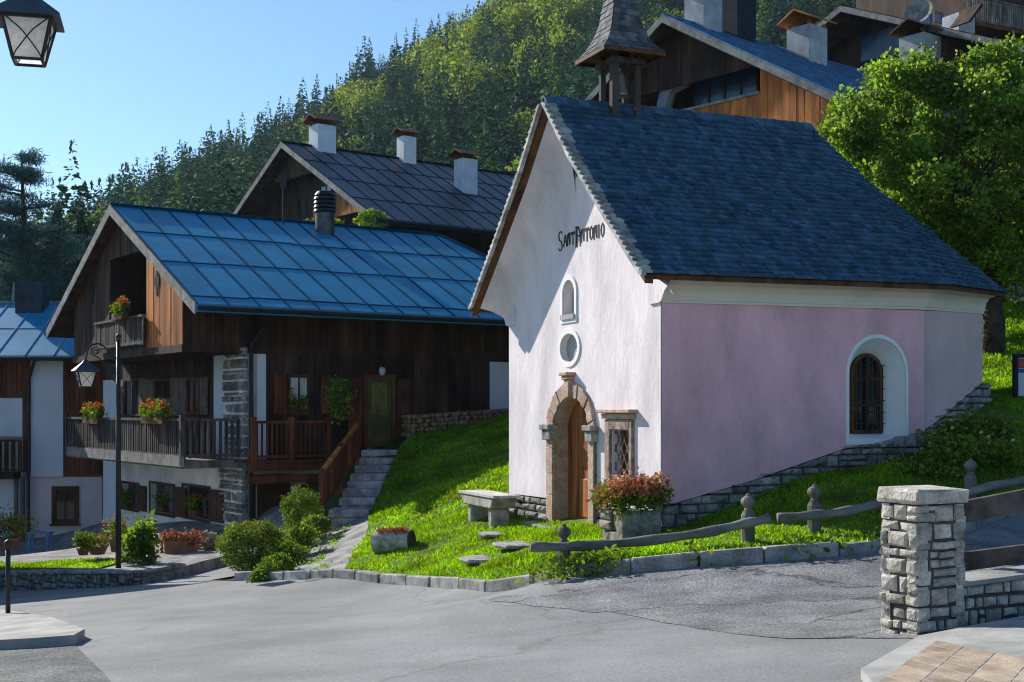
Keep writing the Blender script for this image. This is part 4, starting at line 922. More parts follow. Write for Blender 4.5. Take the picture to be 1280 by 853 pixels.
m = MB(); m.prism([V3(b)+LS.A*-.62+V3((0,0,.5)), V3(b)+LS.A*-.55+V3((0,0,1.15)), V3(b)+LS.A*-.50+V3((0,0,1.15)), V3(b)+LS.A*-.5+V3((0,0,.45))], LS.N*.5); m.build('chimney_cap', m_fascia, lh)

# ---- dark-roofed house above
UA = V3(at(352,178,58)); ub = 52.; uh = frames((0,0), ub)[0]; hwU = 8.03
o = UA+uh.N*hwU-uh.A*(-.6)        # corner under the right eave, front plane .6 behind the rake
US, UG = frames((o[0], o[1]), ub)
upper = thing('slate_roof_house', UP(US, 6, 8, 4), 'large dark timber house with slate grey sheet roof and three white chimneys', 'house')
zeU, zrU = 7.75, UA[2]
ru, qu = roof_parts(upper, US, -.6, 14.2, hwU, hwU, zeU, zrU, [m_slatemetal, m_seamdark], pitch=.9, rows=(.25,.5,.75), th=.2, fascia=.25)
zu = lambda w: zrU-abs(w-hwU)/hwU*(zrU-zeU)-.2
m = MB(); UG.prism(m, [(-2*hwU+1.2, 3), (-1.2, 3), (-1.2, zu(1.2)), (-hwU, zu(hwU)), (-2*hwU+1.2, zu(1.2))], -10, -.9); m.build('body', m_darkwood, upper)
m = MB(); UG.prism(m, [(-hwU+2.2, zu(hwU-2.2)-.1), (-hwU, zu(hwU)-.05), (-hwU-2.2, zu(hwU-2.2)-.1)], -.3, -.12); m.build('gable_boards', pmat('dark_brown_boards', (.10,.06,.042), var=.4, scale=3, stretch=(1,1,.2), island=.2), upper)
g0, g1 = UG.hit(416, 240)[0], UG.hit(462, 240)[0]; zb0 = UG.hit(400, 275)[1]
m = MB(); planks(m, UG, g0, -.6, zb0, lambda a: min(zu(-a)-.05, zb0+2.6), out=-.15, pitch=.35, th=.05); 
m.build('orange_screen', m_orange, upper)
k0 = UG.hit(390,268)[0]; m = MB(); UG.prism(m, [(k0, UG.hit(392,280)[1]), (g0-.02, UG.hit(392,280)[1]), (g0-.02, UG.hit(416,252)[1]), (k0, UG.hit(390,261)[1])], -.12, -.05); m.build('balcony_front', m_orange, upper)
r = UG.rect(401, 231, 416, 252, -.9); window(upper, UG, (r[0],r[1],r[2],r[3]), -.88, glass=m_sky_glass, sill=False)
m = MB(); US.box(m, .6, 14, 4, zeU-.1, -1.3, -1.2); m.build('side_wall', m_darkwood, upper)
m_chim2 = pmat('grey_white_chimney', (.40,.42,.46), rough=.9, var=.2, scale=2)
m_chim = pmat('white_chimney', (.66,.68,.72), rough=.9, var=.1, scale=2)
for (px_, pyb, pyt, wpx, f) in ((403,184,158,36,.02),(508,196,172,26,.02),(583,240,200,31,.42)):
    # stand each on the roof slope where its foot shows
    best = None
    for u in np.linspace(0, 14, 140):
        P = qu(u, f, -1); x = CX+P[0]/P[1]*F_
        if best is None or abs(x-px_) < best[0]: best = (abs(x-px_), P)
    P = best[1]; w = wpx/F_*P[1]*.72; hgt = (HY-pyt)/F_*P[1]-P[2]
    chimney(upper, P-V3((0,0,.5)), w, w*.9, hgt+.5, US.yaw, m_chim, cap=m_brownwood)
# dormer end beyond, blue roofed
bh = thing('blue_roof_house', (2.,66,9), 'dark cabin with blue roof strip and small window behind the slate roof', 'house')
BS, BG = frames((-.9,70), 88); rb, qb = roof_parts(bh, BS, -3.2, 9, 2, 2.6, (HY-238)/F_*69, (HY-216)/F_*72, [m_skymetal, m_seam], pitch=.9, rows=(), th=.2)
m = MB(); BS.box(m, -3, 8.8, 4, (HY-238)/F_*70, -4, -.1); m.build('body', m_darkwood, bh)
r = BS.rect(614,230,634,252,0); window(bh, BS, r, .0, frame=m_curtain, glass=pmat('green_glass', (.05,.10,.04), rough=.1, var=.3), fw=.12, sill=False)

# ---- houses above the chapel roof
def gable_house(name, label, apex, bearing, hw, drop, length, mats, name_l, eo=.5, pitch=.5, rows=(.5,), seam_h=.05, recess=1.2):
    ax = V3(apex); f0 = frames((0,0), bearing)[0]; o = ax+f0.N*hw+f0.A*eo; hs, hg = frames((o[0],o[1]), bearing); zr = ax[2]; ze = zr-drop
    t = thing(name, UP(hs, length/2, hw, zr-8), label, 'house')
    rp, q = roof_parts(t, hs, -eo, length, hw, hw, ze, zr, mats, pitch=pitch, rows=rows, th=.2, fascia=.2, seam_h=seam_h)
    zf = lambda a: zr-abs(-a-hw)/hw*drop-.22
    m = MB(); hg.prism(m, [(-2*hw+.7, zr-12), (-.7, zr-12), (-.7, zf(-.7)), (-hw, zf(-hw)), (-2*hw+.7, zf(-.7))], -length+.5, -recess); m.build('body', m_darkwood, t)
    return t, hs, hg, zf, q
t, h3s, h3g, z3, q3 = gable_house('chalet', 'dark timber chalet with orange board screen and blue ribbed roof right behind the bell turret', at(828,20,38), 50, 6.9, 3.95, 11.4, [pmat('ribbed_blue_metal', (.012,.07,.16), rough=.45, var=.3, spec=.4), pmat('pale_blue_rib', (.10,.24,.42), rough=.4, var=.3)], '', pitch=.34, rows=(), seam_h=.06, recess=2.6)
m = MB(); b0 = h3g.hit(951,100)[0]; b1 = h3g.hit(1024,130)[0]; pl_ = h3g.hit(900,136)[0]; pz = h3g.hit(951,116)[1]; pb = h3g.hit(960,150)[1]-.6
planks(m, h3g, b0, -.35, pb, lambda a: z3(a)-.02, out=-.02, pitch=.26, th=.05); planks(m, h3g, pl_-1.2, b0, pb, lambda a: pz-(b0-a)*.0-.02, out=-.02, pitch=.26, th=.05)
m.build('orange_screen', m_orange, t)
m = MB(); m.bar(h3g.p(pl_-1.6, pz-.0, .03), h3g.p(b0, pz, .03), .1, .08); m.build('balcony_rail', m_fascia, t)
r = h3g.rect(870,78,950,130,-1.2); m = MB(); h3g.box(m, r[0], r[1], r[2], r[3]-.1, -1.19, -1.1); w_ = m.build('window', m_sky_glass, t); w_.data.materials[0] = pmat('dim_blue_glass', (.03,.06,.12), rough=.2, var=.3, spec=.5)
m = MB()
for x in np.linspace(r[0], r[1], 5): h3g.box(m, x-.03, x+.03, r[2], r[3]-.1, -1.12, -1.06)
m.build('window_frame', m_darkwood, w_)
m = MB(); planks(m, h3g, -6.9-2.6, -6.9+2.8, lambda a: z3(-6.9)-1.75, lambda a: z3(a)-.05, out=-.25, pitch=.25); m.build('gable_boards', m_darkwood, t)
m = MB(); ar = [(h3g.hit(830+ (1-math.cos(s))*14, 140, -.5)[0], h3g.hit(835, 145-36*math.sin(s), -.5)[1]) for s in np.linspace(0, math.pi/2, 8)]
m.tube([h3g.p(a, z, -.5) for a, z in ar]+[h3g.p(ar[-1][0]+.5, ar[-1][1]+.1, -.5)], .25, 8); m.build('curved_brace', pmat('blue_grey_plaster', (.2,.23,.3), var=.2), t)
def on_roof(q, px_, f, s=-1, u0=0., u1=11.):
    return min(((abs(CX+q(u,f,s)[0]/q(u,f,s)[1]*F_-px_), q(u,f,s)) for u in np.linspace(u0,u1,160)), key=lambda e: e[0])[1]
P = on_roof(q3, 880, .0); chimney(t, P-V3((0,0,.8)), .85, .8, 1.75, h3s.yaw, m_chim2, cap=m_gutter)
P = on_roof(q3, 918, .0); chimney(t, P-V3((0,0,.8)), .9, 1.0, 2.6, h3s.yaw, pmat('blue_black_board', (.02,.03,.05), var=.3), roofcap=False)
P = on_roof(q3, 1008, .1); chimney(t, P-V3((0,0,.7)), .95, .9, 1.7, h3s.yaw, m_chim2, cap=m_orange)
t, h4s, h4g, z4, q4 = gable_house('chalet', 'dark chalet with grey chimney and aerial just above the green tree crown', at(1051,8,47), 52, 7.5, 3.2, 10, [m_slatemetal, m_seamdark], '', rows=(), pitch=.6)
P = V3(at(1150, 96, 44)); chimney(t, P-V3((0,0,.6)), 1.0, 1.0, 1.95, h4s.yaw, pmat('grey_chimney', (.36,.37,.38), var=.15), cap=m_brownwood)
m = MB(); c = V3(at(1103,78,42)); m.tube([c-V3((0,0,.7)), c], .02); 
for dz in (0,.08): m.bar(c+V3((-.3,0,-dz)), c+V3((.3,0,-dz)), .02, .02)
m.build('aerial', m_fascia, t)
r = h4g.rect(1078,38,1128,72,-1.2); m = MB(); h4g.box(m, *r, -1.19, -1.1); m.build('window', MATS['dim_blue_glass'], t)
# house at the upper right corner
V = Fr(tuple(at(1180,50,58)[:2]), 62.)
vh = thing('balcony_house', V.p(3, 8, 0), 'dark wooden house with long grey balcony and blue windows at the top right corner', 'house')
zg = (HY-80)/F_*58
m = MB(); V.box(m, 2.2, 16, zg-4, zg+9, -8, 0); m.build('body', m_darkwood, vh)
for r in ((1210,-4,1222,12),(1226,-6,1238,10),(1153,17,1165,32),(1168,15,1179,29),(1272,32,1284,42)):
    rr_ = V.rect(*r, 0.05); window(vh, V, rr_, .02, frame=m_oldwood, glass=m_sky_glass, sill=False, cross=False)
ra = V.rect(1213, 8, 1330, 34, 1.0); railing(vh, V, ra[0], ra[1]+2, ra[2]-.1, ra[2]+1.0, 1.0, m_oldwood, pitch=.14, pw=.11, name='balcony_railing')
m = MB(); V.box(m, ra[0], ra[1]+2, ra[2]-.3, ra[2]-.12, .0, 1.05); m.build('balcony_floor', m_brownwood, vh)
P = V3(at(1198, 50, 55)); chimney(vh, P-V3((0,0,1.)), .95, .95, 2.0, V.yaw, m_chim2, roofcap=False)
m = MB(); P = V3(at(1187,35,54)); m.prism([P, P+V.A*.8+V3((0,0,.9)), P+V.A*.9+V3((0,0,.8)), P+V.A*.15], V.N*1.0); m.build('canopy', m_darkwood, vh)
dsh = thing('satellite_dish', at(1148,30,50), 'white satellite dish on a pole above the dark chalet roof', 'satellite dish')
m = MB(); c = V3(at(1148,14,50)); n = V3((-.55,-.75,.35)); n /= np.linalg.norm(n); x = np.cross(n,(0,0,1)); x /= np.linalg.norm(x); y = np.cross(x,n)
vs = [c-n*.12]; 
for k in range(3):
    for j in range(20): t_ = 2*math.pi*j/20; rad = (.2,.38,.55)[k]; vs.append(c-n*(.12-.4*rad*rad)+rad*(math.cos(t_)*x+math.sin(t_)*y))
m.add(vs, [(0,1+j,1+(j+1)%20) for j in range(20)]+[(1+k*20+j,1+k*20+(j+1)%20,21+k*20+(j+1)%20,21+k*20+j) for k in range(2) for j in range(20)])
m.build('dish', m_fascia, dsh, smooth=True); m = MB(); m.tube([c-n*.12, c-n*.3, V3(at(1149,40,50.3))], .04); m.bar(c-n*.1, c+n*.4, .03,.03); m.build('pole', m_fascia, dsh)
# aerial on the blue roof
m = MB(); P = V3(at(354, 285, 40.)); top = V3(at(354, 224, 40.)); m.tube([P, top], .025); m.bar(top+V3((-.35,0,0)), top+V3((.35,0,.02)), .03,.03); m.box(top-V3((0,0,.18)), (.2,.1,.22))
tag(m.build('aerial', m_gutter, at=P), 'thin dark T shaped aerial beside the flue on the blue roof', 'aerial')
# ------------------------------------------------------------------ vegetation
m_treeleaf = pmat('maple_leaf', (.18,.29,.045), rough=.5, var=.3, scale=.8, island=.6, hue=.03, trans=.6, spec=.25)
m_bark = pmat('bark', (.07,.055,.042), rough=.95, var=.4, scale=6, bump=.8, bscale=25, bdist=.03)
m_grass = pmat('grass_blade', (.21,.38,.03), rough=.55, var=.35, scale=.9, island=.45, hue=.035, trans=.6, spec=.2)
m_spruce = pmat('spruce_needles', (.028,.08,.046), rough=.8, var=.35, scale=.06, island=.45, hue=.02, spec=.1, trans=.2)
m_pine = pmat('pine_needles', (.06,.125,.115), rough=.8, var=.3, scale=.5, island=.4, hue=.02, spec=.1, trans=.15)
m_broad = pmat('mountain_broadleaf', (.25,.34,.045), rough=.7, var=.3, scale=.1, island=.5, hue=.03, trans=.35, spec=.1)
m_shrub = pmat('shrub_leaf', (.17,.26,.035), rough=.55, var=.3, scale=2.5, island=.5, hue=.025, trans=.35)

# big broadleaf tree behind the chapel
def limb(m, p, d, r, ln, depth, ends):
    pts = [V3(p)]; rs = [r]; d = V3(d); n = 5
    for i in range(n):
        d = d+RNG.normal(0,.13,3)+V3((0,0,.03)); d /= np.linalg.norm(d); pts.append(pts[-1]+d*ln/n); rs.append(r*(1-.55*(i+1)/n))
    m.tube(pts, rs, 7)
    if depth == 0: ends += pts[2:]; return
    for k in range(random.choice((3,4))):
        i = random.randint(2, n); a = RNG.normal(0,.75,3)+d*.8; a[2] = abs(a[2])*.8+.1; a /= np.linalg.norm(a); limb(m, pts[i], a, rs[i]*.65, ln*.68, depth-1, ends)
tb = V3(at(1240, 447, 27.5)); tree = thing('broadleaf_tree', tb, 'big bright green leafy tree standing behind the chapel apse', 'tree')
m = MB(); ends = []
m.tube([tb-V3((0,0,.3)), tb+V3((.05,0,.8)), tb+V3((-.05,.1,1.7)), tb+V3((.05,.1,2.6))], [.27,.22,.2,.18], 10)
for k in range(7):
    a = 2*math.pi*k/7+random.uniform(-.3,.3); limb(m, tb+V3((0,.1,1.5+.18*k)), (math.cos(a)*.8, math.sin(a)*.8, .75), .10, 2.3, 2, ends)
m.build('trunk', m_bark, tree, smooth=True)
tc = V3(((1225-CX)/F_*27.8, 28.0, (HY-225)/F_*27.8)); E = np.array(ends)
cl = blob_pts(tc, (3.15,2.8,2.55), 170, .62, .16); cl2 = blob_pts(tc, (2.2,2.0,2.0), 40, .1, .1)
extra = [V3(at(x,y,27.4)) for x, y in ((1045,165),(1060,130),(1075,150),(1100,120),(1120,95),(1150,112),(1165,90),(1195,95),(1180,120),(1222,78),(1240,70),(1252,92),(1262,64),(1270,100),(1090,180),(1072,205),(1110,220),(1130,250),(1150,280),(1180,300),(1215,330))]
pts = []
for c in list(cl)+list(cl2)+extra:
    r = random.uniform(.28,.55); k = int(470*(r/.42)**2); pts.append(blob_pts(c, (r,r,r*.75), k, .25, .4))
pts = np.concatenate(pts)
npmesh('crown', *leaf_quads(pts, .10, asp=.7, up=.6), m_treeleaf, tree)

# shrubs
def shrub(name, c, r, n, label, leaf=m_shrub, flower=None, nf=0, lsize=.06, cat='shrub', lump=.3, shell=.55, group=None):
    t = thing(name, (c[0],c[1],c[2]-r[2]*.9), label, cat, group)
    st = MB()
    for k in range(7):
        a = k*.9; st.tube([(c[0],c[1],c[2]-r[2]), (c[0]+r[0]*.35*math.cos(a), c[1]+r[1]*.35*math.sin(a), c[2]), (c[0]+r[0]*.65*math.cos(a), c[1]+r[1]*.65*math.sin(a), c[2]+r[2]*.45)], [.02,.014,.008], 5)
    st.build('stems', m_bark, t)
    P = [blob_pts(c, r, n, shell, lump)]
    for k in range(10):
        d = RNG.normal(size=3); d[2] = abs(d[2]); d /= np.linalg.norm(d); P.append(blob_pts(V3(c)+d*V3(r)*.85, V3(r)*.3, n//14, .2, .4))
    npmesh('foliage', *leaf_quads(np.concatenate(P), lsize, asp=.7), leaf, t)
    if flower is not None:
        D = blob_pts(c, V3(r)*1.04, nf*3, .93, lump); D = D[D[:,2] > c[2]+r[2]*.1][:nf]; npmesh('flowers', *leaf_quads(D, lsize*.8, asp=1.), flower, t)
    return t
shrub('flowering_shrub', V3(at(316,684,25)), (.64,.6,.50), 9000, 'round green shrub with small red flowers beside the footpath', flower=m_flower_red, nf=260, lsize=.042, lump=.15)
shrub('clipped_shrub', V3(at(377,645,28.5)), (.44,.45,.60), 7000, 'upright pale green shrub at the foot of the wooden stair railing', lsize=.036, lump=.12)
for i, (x, y, Y, r) in enumerate(((345,712,23.2,(.30,.3,.26)),(330,726,22.9,(.22,.22,.22)),(362,694,24.5,(.32,.3,.26)),(378,676,25.8,(.34,.32,.27)),(395,660,27.2,(.3,.3,.25)))):
    shrub('edging_plant', V3(at(x,y,Y)), r, 1500, 'low bushy edging plant in the green row along the footpath', lsize=.05, group='edging plants along the footpath', cat='plant')
shrub('rose_bush', V3(at(1222,562,18.6)), (.75,.5,.42), 4200, 'dark leafy shrub with pale flowers in the shade beside the chapel footing', flower=pmat('pale_flower', (.42,.5,.2), var=.3, trans=.2), nf=70, lsize=.07)
shrub('rose_bush', V3(at(1165,590,18.2)), (.5,.4,.28), 2200, 'low dark shrub in the shade in front of the chapel footing', lsize=.06)
shrub('vine_plant', V3(at(464,274,52)), (.55,.4,.34), 700, 'yellow green creeper below the slate roof eaves', leaf=m_broad, lsize=.13, cat='plant')
shrub('potted_bush', V3(at(424,500,34.)), (.33,.3,.55), 900, 'thin leafy plant rising at the end of the wooden deck railing', lsize=.08, cat='plant', shell=.2)

# grass
def grass(name, poly, per_m2, hgt, lift=.07, zf=None, clump=True, label=None, xlim=None, wid=.012):
    a = np.array([p[:2] for p in poly]); x0, y0 = a.min(0); x1, y1 = a.max(0); n = int((x1-x0)*(y1-y0)*per_m2)
    x = RNG.uniform(x0,x1,n); y = RNG.uniform(y0,y1,n); k = inpoly(a, x, y)
    if xlim is not None: k &= xlim(x, y)
    x, y = x[k], y[k]; z = (zf or H)(x, y)+lift; n = len(x)
    t = .5+.5*np.sin(x*2.3+1.7*np.sin(y*1.1))*np.sin(y*2.9+1.3*np.sin(x*1.9)); hh = hgt*RNG.uniform(.45,1.25,n)*(.55+.8*t)
    ang = RNG.uniform(0,2*math.pi,n); ln = RNG.normal(0,.45,(n,2))*hh[:,None]; w = (wid*RNG.uniform(.6,1.4,n))*(1+.02*np.maximum(0,y-14))
    dx, dy = np.cos(ang)*w, np.sin(ang)*w; b = np.stack([x,y,z-.02],1); s = np.stack([dx,dy,0*dx],1); mid = b+np.stack([ln[:,0]*.4,ln[:,1]*.4,hh*.6],1); tip = b+np.stack([ln[:,0],ln[:,1],hh],1)
    # two quads per blade, the tip one narrowing to a point pair
    V = np.stack([b-s, b+s, mid+s*.7, mid-s*.7, tip+s*.12, tip-s*.12],1).reshape(-1,3); i = np.arange(n)*6
    F = np.concatenate([np.stack([i,i+1,i+2,i+3],1), np.stack([i+3,i+2,i+4,i+5],1)])
    o = npmesh(name, V, F, m_grass); o['kind'] = 'stuff'
    if label: o['label'] = label
    return o
inch = lambda x, y: ~(((( x-CO[0])*CS.A[0]+(y-CO[1])*CS.A[1]) > -.02) & (((x-CO[0])*CS.N[0]+(y-CO[1])*CS.N[1]) < .06) & (((x-CO[0])*CS.N[0]+(y-CO[1])*CS.N[1]) > -CW-.05) & (((x-CO[0])*CS.A[0]+(y-CO[1])*CS.A[1]) < 6.9))
near = [p for p in lawn_poly]
vis = lambda x, y: inch(x, y) & (x < 14) & ~((x > 3.2) & (y > 24) & (x < 6)) & (y < 37.5)
grass('grass', near, 1300, .065, xlim=lambda x, y: vis(x,y) & (y < 24), label='bright green lawn grass around the chapel')
grass('grass', near, 560, .08, xlim=lambda x, y: vis(x,y) & (y >= 24), label='lawn grass on the bank up to the house', wid=.016)
grass('grass', gl, 700, .06, lift=.03, zf=terr_z, label='small patch of lawn grass on the left terrace')
# tufts along the kerb and the wall foot
def tuft(loc, n, r, hgt):
    x = RNG.normal(loc[0], r, n); y = RNG.normal(loc[1], r*.5, n); return x, y
tx, ty = [], []
KL = np.concatenate([[0], np.cumsum(np.linalg.norm(np.diff(KERB, axis=0), axis=1))])
for kx, n_, w_ in ((.58,260,.22),(.85,340,.22),(1.1,200,.16),(3.35,110,.12),(3.7,90,.1),(4.3,80,.12),(2.2,60,.1)):
    j = int(np.argmin(np.abs(KERB[:,0]-kx))); tx.append(RNG.normal(KERB[j,0],w_,n_)); ty.append(KERB[j,1]+.12+RNG.normal(0,.09,n_))
tx = np.concatenate(tx); ty = np.concatenate(ty); tz = H(tx,ty)+RNG.uniform(.0,.24,len(tx))
o = npmesh('weeds', *leaf_quads(np.column_stack([tx,ty,tz]), .085, asp=.5), m_shrub); tag(o, 'leafy weeds growing over the kerb stones', None, kind='stuff')
# ivy and weeds on the footpath joints
P = np.concatenate([np.column_stack([RNG.normal(g[0],.10,90), RNG.normal(g[1],.25,90), np.full(90, h(*g)+.05)]) for g in [G(x,y) for x,y in ((402,700),(412,690),(420,680),(425,672),(408,712),(392,706),(432,664),(445,700),(450,690))]])
tag(npmesh('weeds', *leaf_quads(P, .06, asp=.4, up=0), m_grass), 'green weeds in the joints of the footpath', None, kind='stuff')

# spruces of the mountain side
def spruce_arrays(seed, hgt=1., R=.175, layers=20, per=8, sub=3):
    """A ragged conifer: drooping sprays of needles in whorls."""
    r = np.random.default_rng(seed); C = []; D = []; S = []; lean = r.normal(0,.012,2)
    for i in range(layers):
        t = (i+.3)/layers; z = .05+.95*t; L = (R*(1-t)**.9+.004)*r.uniform(.75,1.2)
        for j in range(per if t < .7 else per-3):
            a = 2*math.pi*(j+r.uniform(0,1))/per; l = L*r.uniform(.55,1.25); dr = r.uniform(.25,.6); d = np.array([math.cos(a), math.sin(a), -dr])
            for q in range(sub):
                u = r.uniform(.25,.8); C.append([d[0]*l*u+lean[0]*t, d[1]*l*u+lean[1]*t, z-dr*l*u*.8+r.normal(0,.008)]); D.append(d+r.normal(0,.22,3)); S.append(l*.5+.010)
    C += [[0,0,.93],[0,0,.90]]; D += [[.1,0,1.],[-.1,.1,1.]]; S += [.045,.05]
    C = np.array(C); D = np.array(D); D /= np.linalg.norm(D,axis=1)[:,None]; S = np.array(S)[:,None]*r.uniform(.7,1.3,(len(C),1)); nr = r.normal(size=C.shape)*.6+[0,0,1]; B = np.cross(D, nr); B /= np.linalg.norm(B,axis=1)[:,None]+1e-9
    B = B*S*np.where(C[:,2:] > .88, .22, .42); A = D*S; V = np.stack([C, C+A*.45+B, C+A, C+A*.45-B],1).reshape(-1,3); V[:,2] = np.clip(V[:,2],0,1.05)
    return V*hgt, np.arange(len(V)).reshape(-1,4)
def tri(F): return F
SPR = [spruce_arrays(s) for s in range(5)]
def broad_arrays(seed, n=620):
    r = np.random.default_rng(seed); global RNG; keep = RNG; RNG = r
    P = [blob_pts((0,0,.55), (.33,.33,.42), n, .6, .3)]
    for k in range(7):
        d = r.normal(size=3); d /= np.linalg.norm(d); d[2] = abs(d[2])*.8; P.append(blob_pts(V3((0,0,.55))+d*V3((.3,.3,.38)), (.15,.15,.14), n//7, .3, .3))
    V, F = leaf_quads(np.concatenate(P), .045, asp=.9); RNG = keep; return V, F
BRD = [broad_arrays(s) for s in range(3)]
spr_me = []
for i, (V, F) in enumerate(SPR):
    t = thing('spruce', (0,0,0), 'tall dark spruce standing out on the skyline of the forested mountain', 'tree', 'spruces along the mountain skyline')
    npmesh('crown', V, tri(F), m_spruce, t); m = MB(); m.tube([(0,0,-.05),(0,0,.95)], [.016,.003], 5); m.build('trunk', m_bark, t); spr_me.append(t)
brd_me = []
for i, (V, F) in enumerate(BRD):
    t = thing('broadleaf_tree', (0,0,0), 'yellow green broadleaf tree glowing among the dark mountain spruces', 'tree', 'yellow green trees on the mountain side')
    npmesh('crown', V, F, m_broad, t); m = MB(); m.tube([(0,0,-.05),(0,0,.6)], [.025,.01], 5); m.build('trunk', m_bark, t); brd_me.append(t)
used = set()
def place(src, x, y, s, rz):
    k = id(src); z = float(M(np.array([x]), np.array([y]))[0])-.4
    if k not in used:
        used.add(k); src.location = (x,y,z); src.rotation_euler = (0,0,rz); src.scale = (s,s,s*random.uniform(.9,1.15))
    else: dup(src, (x,y,z), rz, s)
px_ = -60.
while px_ < 735:
    Y = random.uniform(405, 440); x = (px_-CX)/F_*Y; s = random.uniform(11,20)*(1 if px_ > 200 else .9)
    place(random.choice(spr_me), x, Y, s, random.uniform(0,6.28)); px_ += random.choice((5,8,11,14,7))
for cxp, ratio_y, cnt, sp_ in ((565,118,10,22),(612,85,9,20),(655,60,9,18),(705,60,8,24),(480,160,6,16),(525,130,6,14),(600,165,4,25),(440,195,4,12),(680,130,5,22),(745,35,6,16)):
    for k in range(cnt):
        px2 = random.gauss(cxp, sp_); py2 = random.gauss(ratio_y, sp_*.7)
        Ys = np.linspace(130, 428, 200); zz = M((px2-CX)/F_*Ys, Ys); i = int(np.argmin(np.abs((HY-py2)/F_*Ys-zz)))
        place(random.choice(brd_me), (px2-CX)/F_*Ys[i], Ys[i], random.uniform(11,19), random.uniform(0,6.28))
# the rest of the wood as one mass
N = 3300; Yr = np.sqrt(RNG.uniform(118**2, 425**2, N)); pk = RNG.uniform(-120, 1330, N); Xr = (pk-CX)/F_*Yr; Zr = M(Xr, Yr)-.5
wood = [m_spruce, pmat('young_spruce_needles', (.042,.105,.05), rough=.8, var=.3, scale=.06, island=.45, hue=.02, trans=.2), pmat('larch_needles', (.09,.17,.045), rough=.8, var=.3, scale=.06, island=.45, hue=.02, trans=.3), pmat('wood_leaf', (.17,.235,.045), rough=.7, var=.3, scale=.1, island=.5, hue=.03, trans=.35)]
Vs, Fs, Ms, off = [], [], [], 0
grp = np.sin(Xr*.021+1.3*np.sin(Yr*.017))+np.sin(Yr*.03+Xr*.011)
for i in range(N):
    pick = RNG.uniform(); k = 3 if pick < .03+.06*max(0, grp[i]) else 2 if pick < .11+.08*max(0, grp[i]) else 1 if pick < .45 else 0
    V, F = BRD[i % 3] if k == 3 else SPR[i % 5]; s = RNG.choice([RNG.uniform(7,13), RNG.uniform(12,23)])*(.75 if Yr[i] < 200 else 1)*(.8 if k == 3 else 1); a = RNG.uniform(0,6.28); c, s_ = math.cos(a), math.sin(a); fat = RNG.uniform(.85,1.35)
    W = np.column_stack([(V[:,0]*c-V[:,1]*s_)*s*fat, (V[:,0]*s_+V[:,1]*c)*s*fat, V[:,2]*s])+[Xr[i],Yr[i],Zr[i]]; Vs.append(W); Fs.append(F+off); off += len(V); Ms.append(np.full(len(F), k))
o = npmesh('forest', np.concatenate(Vs), np.concatenate(Fs), wood, mi=np.concatenate(Ms)); tag(o, 'dense mixed forest covering the mountain side', None, kind='stuff')
# the pine at the left edge
pb = V3(((22-CX)/F_*62, 62, -3.5)); pine = thing('pine_tree', pb, 'tall loose bluish pine at the left edge above the blue roof', 'tree')
m = MB(); top = V3((pb[0]+.2, 62, (HY-195)/F_*62)); m.tube([pb, pb*.5+top*.5+V3((.3,0,0)), top], [.35,.22,.05], 8); C = []
for k in range(76):
    t = random.uniform(.18,1)**.8; base = pb*(1-t)+top*t; a = random.uniform(0,6.28); L = (6.0*(1-t)**.8+.5)*random.uniform(.6,1.1); base[2] = round(base[2]/.8)*.8+random.uniform(-.2,.2); tip = base+V3((math.cos(a)*L, math.sin(a)*L, L*.14+random.uniform(-.12,.2)))
    m.tube([base, base*.5+tip*.5-V3((0,0,.1*L*.4)), tip], [.06,.04,.015], 5)
    for q in range(int(5+L*5)):
        u = random.uniform(.3,1.02); c = base*(1-u)+tip*u+RNG.normal(0,.16+.06*L,3)*V3((1,1,.55)); C.append(blob_pts(c, (.42,.42,.11), 34, .2, .5))
m.build('trunk', m_bark, pine); npmesh('crown', *leaf_quads(np.concatenate(C), .26, asp=.16), m_pine, pine)
pb2 = [(75,252,75,9),(103,262,80,10),(28,300,70,7),(60,300,90,9)]
for i, (x, y, Y, s) in enumerate(pb2):
    t = thing('spruce', ((x-CX)/F_*Y, Y, (HY-y)/F_*Y-s), ('dark spruce with pointed crown just left of the blue gable','dark spruce close to the left rake of the blue gable roof','small bluish spruce beside the large left pine','dark spruce behind the chimney of the left house')[i], 'tree')
    V, F = spruce_arrays(40+i, 1., .21, 34, 12, 10); npmesh('crown', V*s+V3(t.location), tri(F), m_spruce, t); m = MB(); b = V3(t.location); m.tube([b-V3((0,0,.5)), b+V3((0,0,s*.95))], [.15,.03], 6); m.build('trunk', m_bark, t)
# ------------------------------------------------------------------ walls, fence, lamps and smaller things
# stone pillar and wall in the right foreground
m_pale = pmat('pale_wall_stone', (.55,.50,.43), rough=.9, var=.32, scale=5, island=.2, bump=1., bscale=30, bdist=.02, fine=.22)
PC = ((1147-CX)/F_*9.8, 9.8); PB = 62.; PR = Fr(PC, PB); PL = Fr(PC, PB); PL.A, PL.N = PR.N.copy(), -PR.A
pw, pd = .52, .40; zb = -1.83; ztp = (HY-632)/F_*9.8; ztop = (HY-613)/F_*9.8
pil = thing('stone_pillar', PR.p(pw/2, zb, -pd/2), 'square pale rubble stone pillar with a flat capstone at the road corner', 'pillar')
m = MB(); stones(m, PR, 0, pw, zb, ztp, out=.0, depth=.12, row=.115, jit=.016, asp=1.5, gap=.018); stones(m, PL, -pd, -.0, zb, ztp, out=.0, depth=.12, row=.115, jit=.018, asp=1.3, gap=.018)
bk = Fr(tuple(PR.p(pw,0,-pd)[:2]), PB+180); stones(m, bk, 0, pw, zb, ztp, out=0, depth=.1, row=.12, jit=.01); rt = Fr(tuple(PR.p(pw,0,0)[:2]), PB-90); stones(m, rt, 0, pd, zb, ztp, out=0, depth=.1, row=.12, jit=.01)
m.build('stonework', m_pale, pil)
